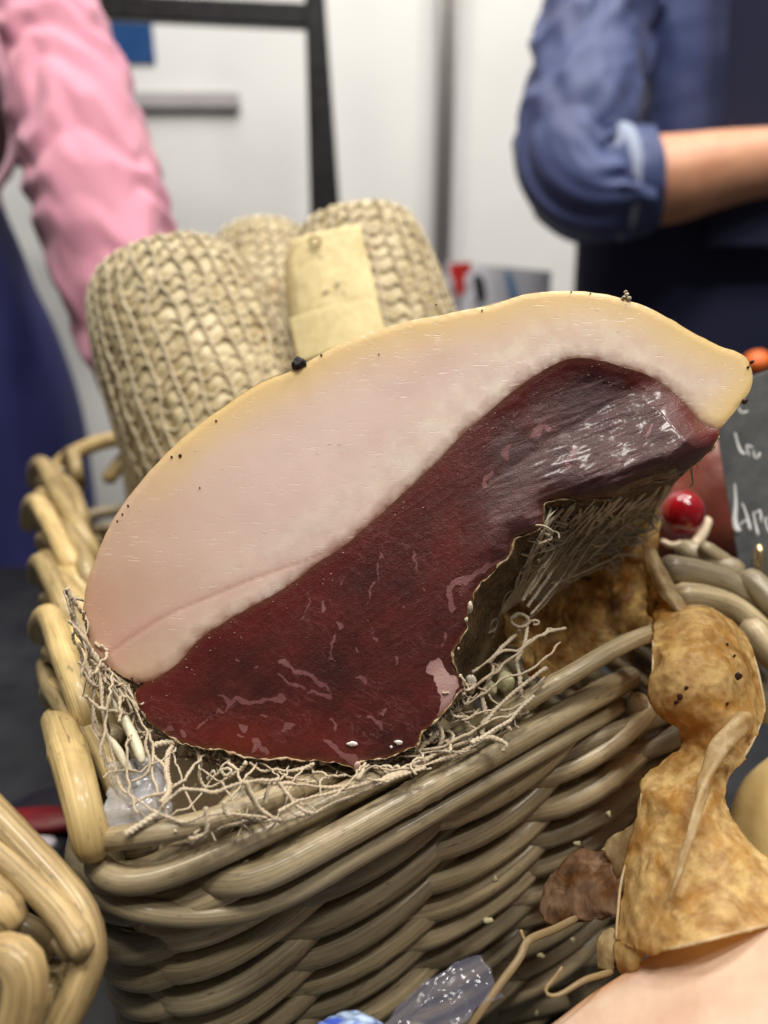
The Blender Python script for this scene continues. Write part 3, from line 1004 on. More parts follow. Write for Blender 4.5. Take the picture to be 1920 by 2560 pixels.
# ------------------------------------------------------------------ the cut pork (guanciale-like piece), traced cut face
K = 1920.0 / 1659.0
TOP = [(x * K, y * K) for x, y in [(255, 1455), (222, 1425), (195, 1390), (183, 1350), (180, 1310), (188, 1260), (205, 1210), (228, 1152), (262, 1095), (300, 1045), (345, 995),
                                   (385, 955), (430, 918), (480, 880), (530, 845), (580, 818), (625, 800), (665, 780), (720, 750), (780, 725), (840, 705), (900, 690), (955, 680),
                                   (1010, 668), (1058, 660), (1080, 652), (1130, 636), (1180, 629), (1230, 628), (1300, 634), (1360, 650), (1400, 665), (1440, 685), (1480, 708),
                                   (1520, 729), (1562, 750), (1577, 755), (1592, 760), (1611, 772), (1622, 793), (1626, 815), (1620, 842), (1605, 866), (1580, 897)]]
JR = (1800, 1074)          # right meeting point of fat and lean
JL = (345, 1708)           # left meeting point
BND = [(1753, 1056), (1706, 1001), (1664, 965), (1622, 940), (1571, 922), (1521, 906), (1470, 896), (1428, 896), (1381, 913), (1327, 946), (1284, 976), (1242, 1010), (1200, 1048),
       (1157, 1086), (1111, 1134), (1047, 1198), (995, 1244), (926, 1308), (856, 1366), (787, 1412), (732, 1456), (660, 1500), (588, 1539), (505, 1594), (443, 1659), (389, 1697)]
BOT = [(338, 1740), (349, 1771), (371, 1803), (407, 1829), (454, 1858), (494, 1868), (552, 1872), (588, 1886), (660, 1897), (732, 1899), (790, 1903), (863, 1911), (890, 1926), (902, 1905),
       (953, 1899), (1000, 1882), (1044, 1860), (1062, 1826), (1094, 1802), (1112, 1777), (1143, 1745), (1158, 1712), (1140, 1680), (1130, 1640), (1143, 1612), (1166, 1572), (1172, 1524),
       (1196, 1468), (1224, 1440), (1253, 1411), (1277, 1385), (1292, 1344), (1340, 1330), (1360, 1300), (1364, 1262), (1400, 1248), (1470, 1250), (1537, 1246), (1580, 1226), (1643, 1205),
       (1698, 1190), (1732, 1167), (1765, 1137), (1791, 1110)]


def dens(pts, step, jitter=0.0, seed=0):
    p = np.array(pts, float)
    L = np.linalg.norm(np.diff(p, axis=0), axis=1).sum()
    q = cr(p, max(4, int(L / step)))
    if jitter:
        t = np.gradient(q, axis=0)
        t /= np.linalg.norm(t, axis=1)[:, None]
        nn = np.stack([-t[:, 1], t[:, 0]], 1)
        s = np.arange(len(q)) * step
        j = jitter * fbm(np.stack([s / 30, s * 0 + seed, s * 0], -1), seed, 4)
        j[0] = j[-1] = 0
        q = q + nn * j[:, None]
    return q


top_l = dens([JL] + TOP + [JR], 7, 1.0, 1)
bnd_l = dens([JR] + BND + [JL], 5, 1.2, 2)
bot_l = dens([JL] + BOT + [JR], 6, 2.6, 3)


def inside(pts, poly):
    x, y = pts[:, 0], pts[:, 1]
    r = np.zeros(len(pts), bool)
    n = len(poly)
    for i in range(n):
        x1, y1 = poly[i]
        x2, y2 = poly[(i + 1) % n]
        c = ((y1 > y) != (y2 > y)) & (x < (x2 - x1) * (y - y1) / (y2 - y1 + 1e-12) + x1)
        r ^= c
    return r


def pdist(pts, line):
    line = np.asarray(line, float)
    d = np.full(len(pts), 1e9)
    for a, b in zip(line[:-1], line[1:]):
        ab = b - a
        t = np.clip(((pts - a) @ ab) / (ab @ ab + 1e-12), 0, 1)
        d = np.minimum(d, np.linalg.norm(pts - (a + t[:, None] * ab), axis=1))
    return d


def face_depth(px):
    return 0.199 / (1 - 0.08 * (-(px[:, 1] - 1280.0) / FPX))


def dry_zone(p):
    """0..1 weight of the dark dried lustrous lean on the right."""
    a = (p[:, 0] - 1180) * 0.83 - (p[:, 1] - 1120) * 0.1
    return np.clip(a / 260.0, 0, 1) * np.clip(pdist(p, bnd_l) / 55.0 - 0.3, 0, 1)


def face_pt(p, off=0.0):
    """Cut-face pixel positions to 3D with the slab's own relief."""
    p = np.asarray(p, float)
    d = face_depth(p) - off
    rel = 0.00012 * fbm(np.stack([p[:, 0] / 160, p[:, 1] / 160, p[:, 0] * 0], -1), 61, 3)
    return EYE + (FWD[None] + np.outer((p[:, 0] - 960) / FPX, RT) + np.outer(-(p[:, 1] - 1280) / FPX, UP)) * (d + rel)[:, None]


def region(loop, step, seed):
    lo, hi = loop.min(0), loop.max(0)
    gx, gy = np.meshgrid(np.arange(lo[0], hi[0], step), np.arange(lo[1], hi[1], step * 0.87))
    gx[1::2] += step / 2
    g = np.stack([gx.ravel(), gy.ravel()], 1)
    g += np.random.default_rng(seed).uniform(-0.15, 0.15, g.shape) * step
    g = g[inside(g, loop)]
    g = g[pdist(g, np.vstack([loop, loop[:1]])) > step * 0.55]
    pts = [Vector(p) for p in np.vstack([loop, g])]
    n = len(loop)
    r = delaunay_2d_cdt(pts, [(i, (i + 1) % n) for i in range(n)], [list(range(n))], 1, 1e-6)
    return np.array([v[:] for v in r[0]]), r[2]


base_pt = P(900, 1900, 0.22)
PK = thing('cured_pork_cut', 'half-moon cut of cured pork with thick white fat and dark marbled lean', 'cured pork', base_pt)

# fat
fat_loop = np.vstack([top_l[:-1], bnd_l[:-1]])
fp, ff = region(fat_loop, 9.0, 4)
SEAM = [(262, 1640), (330, 1590), (420, 1535), (520, 1492), (600, 1458), (690, 1425), (790, 1390), (880, 1340), (960, 1270)]
d_out, d_meat, d_seam = pdist(fp, top_l), pdist(fp, bnd_l), pdist(fp, dens(SEAM, 12))
low = np.clip(1 - (fp[:, 0] - 210) / 480.0, 0, 1) * np.clip((fp[:, 1] - 1080) / 400.0, 0, 1)
yel = np.clip((fp[:, 0] - 240) / 220.0, 0.35, 1) * (0.55 + 0.45 * np.clip((1500 - fp[:, 1]) / 300, 0, 1))
edge_round = 0.0003 * np.exp(-d_out / 3.0)
rel = -0.0001 * np.exp(-((d_seam) / 6.0) ** 2) + 0 * d_meat
V = FATV = face_pt(fp, -edge_round + rel)
fat_o = mk('fat_layer', V, ff, M_FAT, PK, attrs={'px': np.column_stack([fp / 1000.0, fp[:, 0] * 0]), 'd_out': d_out, 'd_meat': d_meat, 'low': low, 'yel': yel, 'seam': d_seam})

# lean
meat_loop = np.vstack([bot_l[:-1], bnd_l[:-1]])
mp, mf = region(meat_loop, 5.0, 5)
S6 = lambda L: [((x / 2.765 + 700), (y / 2.765 + 1350), w_ / 2.765) for x, y, w_ in L]
S5 = lambda L: [((x / 2.765 + 190), (y / 2.765 + 1250), w_ / 2.765) for x, y, w_ in L]
STREAKS = [S6(x) for x in (
    [(695, 70, 10), (690, 150, 16), (695, 200, 24), (690, 245, 8)],
    [(680, 290, 22), (650, 340, 34), (610, 420, 18), (600, 445, 8)],
    [(430, 260, 10), (410, 300, 18), (400, 312, 8)],
    [(210, 350, 8), (195, 420, 14), (160, 490, 12), (140, 535, 8)],
    [(305, 390, 12), (290, 460, 28), (275, 510, 10)],
    [(360, 392, 14), (350, 422, 12)],
    [(410, 590, 24), (420, 620, 34), (390, 640, 14), (350, 700, 34), (335, 740, 30), (345, 800, 24), (395, 840, 10)],
    [(610, 540, 6), (630, 660, 20), (650, 690, 34), (672, 680, 12)],
    [(535, 720, 14), (550, 772, 28)],
    [(10, 830, 54), (60, 870, 42), (130, 910, 34), (200, 930, 52), (240, 970, 42), (300, 1020, 26), (370, 1080, 16)],
    [(-10, 930, 34), (40, 985, 26), (100, 1010, 22), (200, 1040, 18), (300, 1080, 28), (350, 1110, 38), (372, 1132, 12)],
    [(0, 1095, 54), (44, 1112, 32)],
    [(520, 950, 12), (560, 950, 38), (592, 980, 26)],
    [(510, 1210, 8), (570, 1240, 14), (620, 1260, 28), (690, 1290, 36), (722, 1312, 20)],
    [(690, 1222, 26), (740, 1180, 24)],
    [(10, 1320, 28), (60, 1320, 38), (100, 1290, 20)],
    [(300, 1380, 34), (370, 1410, 48), (430, 1450, 42), (500, 1520, 50), (530, 1570, 36)],
    [(350, 1245, 18), (400, 1312, 26)],
    [(610, 1352, 10), (700, 1360, 8)],
    [(1520, 150, 22), (1430, 180, 52), (1350, 250, 40), (1240, 290, 62), (1200, 350, 52), (1190, 430, 42), (1190, 500, 12)],
    [(930, 70, 14), (935, 180, 16), (945, 212, 8)],
    [(800, 830, 30), (812, 872, 16)],
    [(985, 320, 14), (1000, 360, 10)],
    [(860, 462, 14), (855, 492, 10)],
    [(1060, 640, 16), (1110, 640, 8)],
    [(1160, 640, 40), (1135, 700, 34), (1110, 760, 30)],
    [(1030, 885, 70), (1090, 900, 150), (1140, 985, 165), (1175, 1080, 130), (1130, 1190, 60), (1090, 1240, 30)])]
STREAKS += [S5(x) for x in (
    [(950, 1360, 22), (1010, 1370, 32), (1060, 1410, 62), (1080, 1440, 42), (1110, 1400, 50), (1200, 1380, 32), (1300, 1395, 24), (1400, 1400, 42), (1440, 1400, 58), (1450, 1380, 22)],
    [(980, 1480, 18), (1060, 1450, 26)], [(600, 1590, 14), (650, 1580, 50), (672, 1600, 14)], [(730, 1610, 32), (746, 1640, 40)],
    [(920, 1510, 18), (870, 1550, 22), (840, 1580, 12)], [(1150, 1560, 40), (1190, 1570, 42), (1160, 1590, 22)], [(1110, 1640, 18), (1170, 1620, 18)],
    [(1240, 1660, 42), (1270, 1690, 58), (1230, 1750, 24)], [(1270, 1690, 40), (1305, 1742, 30)], [(1440, 1590, 36), (1510, 1570, 22)],
    [(1115, 1130, 20), (1130, 1134, 18)], [(1262, 1140, 18), (1280, 1136, 18)], [(1560, 980, 20), (1580, 984, 20)], [(1140, 945, 24), (1158, 960, 16)],
    [(1000, 1270, 10), (1012, 1262, 10)], [(830, 1340, 10), (842, 1350, 10)], [(560, 1500, 12), (572, 1508, 12)], [(820, 1480, 12), (838, 1476, 12)], [(1280, 1505, 20), (1310, 1515, 14)])]
# fainter veins in the upper lean
S8 = lambda L: [((x / 2.37 + 1200), (y / 2.37 + 820), w_ / 2.37) for x, y, w_ in L]
STREAKS += [S8(x) for x in ([(320, 640, 60), (370, 590, 50), (390, 620, 20)], [(540, 700, 24), (530, 760, 30), (510, 800, 40)], [(180, 700, 24), (150, 740, 50), (170, 770, 20)], [(60, 860, 40), (20, 930, 40)],
                            [(1010, 560, 26), (1000, 600, 18), (990, 650, 16)], [(30, 620, 16), (10, 680, 12)], [(230, 500, 12), (220, 540, 18)])]
_z = mp[:, 0] * 0
mw = mp + 6.0 * np.stack([fbm(np.column_stack([mp / 16, _z + k * 9]), 200 + k, 2) for k in range(2)], 1) + 9.0 * np.stack([vnoise(np.column_stack([mp / 45, _z + k * 9]), 210 + k) for k in range(2)], 1)
streak = np.zeros(len(mp))
for L in STREAKS:
    L = np.array(L)
    if len(L) > 2:
        L = cr(L, len(L) * 4)
    for a, b in zip(L[:-1], L[1:]):
        ab = b[:2] - a[:2]
        t = np.clip(((mw - a[:2]) @ ab) / (ab @ ab + 1e-9), 0, 1)
        d = np.linalg.norm(mw - (a[:2] + t[:, None] * ab), axis=1)
        hw = (a[2] + (b[2] - a[2]) * t) * 0.40
        streak = np.maximum(streak, np.clip(0.5 + (hw - d) / 7.0, 0, 1))
d_edge, d_fat = pdist(mp, bot_l), pdist(mp, bnd_l)
dry = np.clip(dry_zone(mp) + 0.25 * fbm(np.column_stack([mp / 70, mp[:, 0] * 0]), 77, 3) * (mp[:, 0] > 1150), 0, 1)
lowred = np.clip((mp[:, 1] - 1690) / 170.0, 0, 1) * np.clip((980 - mp[:, 0]) / 250, 0, 1)
fibr = fbm(np.column_stack([(mp[:, 0] * 0.93 + mp[:, 1] * -0.36) / 60, (mp[:, 0] * 0.36 + mp[:, 1] * 0.93) / 9, mp[:, 0] * 0]), 91, 3)
rel = -0.0004 * np.exp(-d_edge / 10.0) * np.clip(d_fat / 40, 0, 1) + 0 * d_fat + dry * (0.00024 * fibr) * np.clip(d_fat / 30, 0, 1)
# the dried part bellies out, so its upper half leans back under the lamps
belly = np.clip((mp[:, 0] - 1150) / 300, 0, 1) * np.clip((mp[:, 1] - (2050 - mp[:, 0] * 0.66)) / 200.0, -0.2, 1.2)
rel = rel + 0.009 * belly * np.clip(d_edge / 60.0, 0, 1) ** 0.7 * np.clip(d_fat / 60, 0, 1)
V = MEATV = face_pt(mp, rel)
mk('lean_meat', V, mf, M_MEAT, PK, attrs={'px': np.column_stack([mp / 1000.0, mp[:, 0] * 0]), 'streak': streak, 'd_edge': d_edge, 'd_fat': d_fat, 'dry': dry, 'lowred': lowred, 'lump': np.clip(1.6 - np.hypot(mp[:, 0] - 1108, (mp[:, 1] - 1715) * 0.7) / 42.0, 0, 1)})

# rind: side wall lofted back from the outline; behind the notch the body swells down and right
NB = 340
front = np.vstack([top_l[:-1], bot_l[::-1][:-1]])
front = cr(front, NB, closed=True)
BACKTOP = [(345, 1640), (330, 1500), (380, 1340), (520, 1150), (700, 1000), (900, 880), (1150, 780), (1400, 760), (1600, 860), (1740, 960), (1760, 1040)]
MIDBOT = [(1745, 1110), (1715, 1170), (1690, 1205), (1662, 1250), (1600, 1310), (1500, 1385), (1420, 1450), (1340, 1520), (1280, 1600), (1195, 1735), (1110, 1790), (1000, 1850), (860, 1870), (600, 1850), (440, 1790), (370, 1720)]
mid = cr(np.array(BACKTOP + MIDBOT), NB, closed=True)
# align the start of the rear loop with the front loop start
k0 = np.argmin(np.linalg.norm(mid - front[0], axis=1))
mid = np.roll(mid, -k0, axis=0)
rows, skin, backw = [], [], []
dfront = face_depth(front)
for k, t in enumerate(np.linspace(0, 1, 16)):
    e = t ** 0.75
    pp = front * (1 - e) + mid * e
    dd = dfront + 0.0003 * np.exp(-((pdist(front, bot_l) < 14) * 9.0)) + 0.001 * (t > 0) + 0.055 * t
    nz = 0.0006 * fbm(np.column_stack([pp / 22, np.full(NB, k * 0.8)]), 81, 4) * (t > 0)
    rows.append(EYE + (FWD[None] + np.outer((pp[:, 0] - 960) / FPX, RT) + np.outer(-(pp[:, 1] - 1280) / FPX, UP)) * (dd + nz)[:, None])
    backw.append(np.full(NB, np.clip((t - 0.38) * 5, 0, 1)))
    skin.append(np.clip((pdist(pp, bot_l) - pdist(pp, top_l)) / 60.0 + 0.3, 0, 1))
cen = mid.mean(0)
for sc_, dd in ((0.9, 0.085), (0.55, 0.105), (0.1, 0.11)):
    pp = cen + (mid - cen) * sc_
    rows.append(EYE + (FWD[None] + np.outer((pp[:, 0] - 960) / FPX, RT) + np.outer(-(pp[:, 1] - 1280) / FPX, UP)) * (0.199 + dd))
    skin.append(skin[-1])
    backw.append(backw[-1])
V = np.vstack(rows)
fix_normals(mk('rind', V, grid_faces(len(rows), NB, True) + [list(range((len(rows) - 1) * NB, len(rows) * NB))], M_RIND, PK, attrs={'skin': np.concatenate(skin), 'back': np.concatenate(backw)}))

BODY = BVHTree.FromPolygons([Vector(x) for x in V], grid_faces(len(rows), NB, True))


def on_body(x, y, d, lift=0.0007):
    """Depth d, or just proud of the pork body where the body lies in front of it."""
    r = ray(x, y)
    h = BODY.ray_cast(Vector(EYE), Vector(r).normalized())
    if h[0] is None:
        return d
    return min(d, float(np.dot(np.array(h[0]) - EYE, FWD)) - lift)


# dried crust bead along the lower edge, ragged
t = NT('dried_crust')
_v = t.obj()
_n = t.noise(_v, 260, 5, 0.7)
t.P(Base_Color=t.mix(t.ramp(t.noise(_v, 900, 3), [(0.35, 0.0), (0.65, 1.0)]), t.mix(t.ramp(_n, [(0.4, 0.0), (0.6, 1.0)]), srgb(84, 52, 28), srgb(150, 114, 74)), srgb(184, 162, 130)), Roughness=0.45)
t.bump(_n, 0.8, 0.0006)
M_CRUST = t.m
M_CRUSTW = plain('white_mould', srgb(196, 184, 158), 0.8, 0.2, 500, 0.6, 0.0006)
cl = bot_l[4:-3]
geos = []
p3 = face_pt(cl, 0.0001)
s = np.arange(len(cl))
rr = 0.00021 * (1 + 1.3 * fbm(np.stack([s / 2.5, s * 0, s * 0], -1), 31, 3)).clip(0.04, 2.4)
p3 = p3 + 0.00030 * np.stack([vnoise(np.stack([s / 2.0, s * 0 + k, s * 0], -1), 40 + k) for k in range(3)], 1)
V, F, rc = tube_geo(p3, rr, 7)
mk('crust_edge', V, F, M_CRUST, PK, attrs={'rc': rc})


def blob(c, r, seed, sub=2, sq=(1, 1, 1), rough=0.25):
    import bmesh
    bm = bmesh.new()
    bmesh.ops.create_icosphere(bm, subdivisions=sub, radius=1.0)
    v = np.array([x.co[:] for x in bm.verts])
    f = [[x.index for x in fc.verts] for fc in bm.faces]
    bm.free()
    v = v * (1 + rough * fbm(v * 1.4 + seed * 3.1, seed, 3))[:, None]
    return np.asarray(c) + v * np.array(sq) * r, f, v


def pixblob(name, x, y, off, rpx, seed, mat, parent, sq=(1, 1, 1), rough=0.25, sub=2):
    c = face_pt(np.array([[x, y]]), off)[0]
    v, f, a = blob(c, rpx / FPX * 0.199, seed, sub, sq, rough)
    return mk(name, v, f, mat, parent, attrs={'rc': a})


rg = np.random.default_rng(5)
geos = []
for k in range(450):  # tiny glossy beads, added to catch glints on the cut face
    on_fat = k % 9 == 0
    pts_ = fp if on_fat else mp
    i = rg.integers(0, len(pts_))
    if on_fat and (d_out[i] < 14 or d_meat[i] < 4):
        continue
    if not on_fat and d_fat[i] > 60:
        continue
    rpx = rg.uniform(0.7, 1.6) * (1.25 if rg.uniform() < 0.08 else 1)
    c = FATV[i] - FWD * 0.00003 if on_fat else MEATV[i] - FWD * 0.00005
    v_, f_, a_ = blob(c, rpx / FPX * 0.199, k, 1, (rg.uniform(1, 4.5) if on_fat else rg.uniform(0.8, 2), 0.35, 0.5), 0.1)
    geos.append((v_, f_, a_))
gv, gf, ga = merge(geos)
t = NT('glint_gloss')
t.P(Base_Color=srgb(240, 220, 204), Roughness=0.15, Coat_Weight=1.0, Coat_Roughness=0.08)
tag(mk('glint_beads', gv, gf, t.m, PK), kind='stuff')

M_FATW = plain('white_fat', srgb(200, 168, 158), 0.35, 0.08, 120, 0.2, 0.0004, Subsurface_Weight=0.3, Subsurface_Radius=(1, 0.5, 0.4), Subsurface_Scale=0.003)
for k, (x, y, r, sq) in enumerate([(1176, 1520, 8, (0.7, 1, 1.9)), (1166, 1550, 5, (0.8, 1, 1.3)), (1150, 1690, 4, (1, 1, 1)), (1146, 1622, 4, (0.7, 1, 1.2))]):
    pixblob('mould_patch', x, y, 0.0008, r, 90 + k, M_CRUSTW, PK, sq, 0.5)
# crystals on the lean
for k, (x, y, r, sq) in enumerate([(880, 1860, 9, (1.5, 0.4, 0.7)), (996, 1856, 8, (1.4, 0.4, 0.8)), (978, 1868, 4, (1, 0.5, 1))]):
    pixblob('salt_grain', x, y, 0.0004, r, 120 + k, plain('salt_white', srgb(236, 226, 220), 0.4, 0.05), PK, sq, 0.3)
# spice specks on the fat rim, and the drip of fat at the bottom
M_SPECK = plain('spice_brown', srgb(62, 34, 20), 0.6, 0.3, 800)
for k, (x, y, r) in enumerate([(450, 1139, 5), (429, 1142, 4), (320, 1264, 3.5), (306, 1286, 3), (293, 1303, 3), (217, 1592, 5), (212, 1532, 3.5), (540, 1052, 3), (803, 888, 3), (947, 886, 2), (499, 1219, 2.4), (228, 1622, 3),
                               (1205, 776, 3), (1428, 730, 3), (1476, 734, 2.5), (1880, 905, 6), (1862, 1004, 9), (1870, 918, 4), (355, 1706, 5), (330, 1696, 4), (345, 1712, 6), (1090, 762, 3)]):
    pixblob('spice_speck', x, y, 0.0002, r, 140 + k, M_SPECK, PK, (1, 0.6, 1), 0.4, 1)
for k, (x, y, r) in enumerate([(1566, 738, 6), (1572, 746, 6), (1558, 745, 5), (1564, 730, 4)]):
    pixblob('fat_crumb', x, y, 0.0001, r, 170 + k, M_CRUSTW, PK, (1, 0.8, 1), 0.5)
pixblob('fat_drip', 893, 1918, 0.0004, 9, 181, M_FATW, PK, (0.9, 0.5, 1.5), 0.4)
pc = face_pt(np.array([[746, 909]]), 0.0)[0]
v, f, a = blob(pc, 0.0019, 201, 3, (1.05, 0.9, 0.85), 0.35)
tag(mk('peppercorn', v, f, plain('pepper_black', srgb(34, 30, 30), 0.5, 0.4, 900, 0.9, 0.0006), None),
    'black peppercorn stuck on the top edge of the fat', 'peppercorn')

# ------------------------------------------------------------------ net torn open around the pork
NET = bpy.data.objects.new('netting', None)
NET.empty_display_size = 0.01
put(NET, PK)
A3 = lambda L: [(x / 3.318 + 200, y / 3.318 + 1650) for x, y in L]
A4 = lambda L: [(x / 2.37 + 600, y / 2.37 + 1750) for x, y in L]
A5 = lambda L: [(x / 3.16 + 1100, y / 3.16 + 1200) for x, y in L]
A7 = lambda L: [(x / 2.023 + 1100, y / 2.023 + 1000) for x, y in L]
A2 = lambda L: [(x / 2.183, y / 2.183 + 1100) for x, y in L]


def strand(pix, d0, d1, r=0.00062, seed=0, mat=None, fray=False, mid=0.0):
    n = len(pix)
    pts = []
    for k, (x, y) in enumerate(pix):
        t = k / (n - 1)
        pts.append(P(x, y, on_body(x, y, d0 + (d1 - d0) * t + mid * math.sin(math.pi * t)) if x > 1190 else d0 + (d1 - d0) * t))
    pts = np.array(pts)
    L = np.linalg.norm(np.diff(pts, axis=0), axis=1).sum()
    m = max(16, int(L / 0.00024))
    q = cr(pts, m)
    s = np.linspace(0, L, m)
    wob = np.stack([vnoise(np.stack([s * 420, s * 0 + k * 5 + seed, s * 0], -1), seed + k) for k in range(3)], 1)
    q = q + wob * 0.00016
    rr = 0.52 * r * (1 + 0.16 * vnoise(np.stack([s * 700, s * 0 + seed, s * 0], -1), seed + 9) + 0.34 * vnoise(np.stack([s * 130, s * 0 + seed, s * 0], -1), seed + 8))
    V, F, rc = tube_geo(q, rr, 8, lobes=2, twist=2600, lob=0.20)
    geos = [(V, F, rc)]
    rg = np.random.default_rng(seed + 500)
    t_, N_, B_ = frames(q)
    for _ in range(int(L / (0.0016 if not fray else 0.0004))):      # stray fibres
        i = rg.integers(1, m - 1)
        a = rg.uniform(0, 6.28)
        dr = N_[i] * math.cos(a) + B_[i] * math.sin(a)
        ln = rg.uniform(0.0008, 0.0028)
        fp_ = [q[i], q[i] + dr * ln * 0.5 + t_[i] * ln * 0.3, q[i] + dr * ln * 0.8 + t_[i] * ln * rg.uniform(-0.3, 1.0)]
        geos.append(tube_geo(np.array(fp_), [0.00004, 0.000035, 0.00002], 3))
    V, F, rc = merge(geos)
    return mk('twine', V, F, mat or M_TWINE, NET, attrs={'rc': rc})


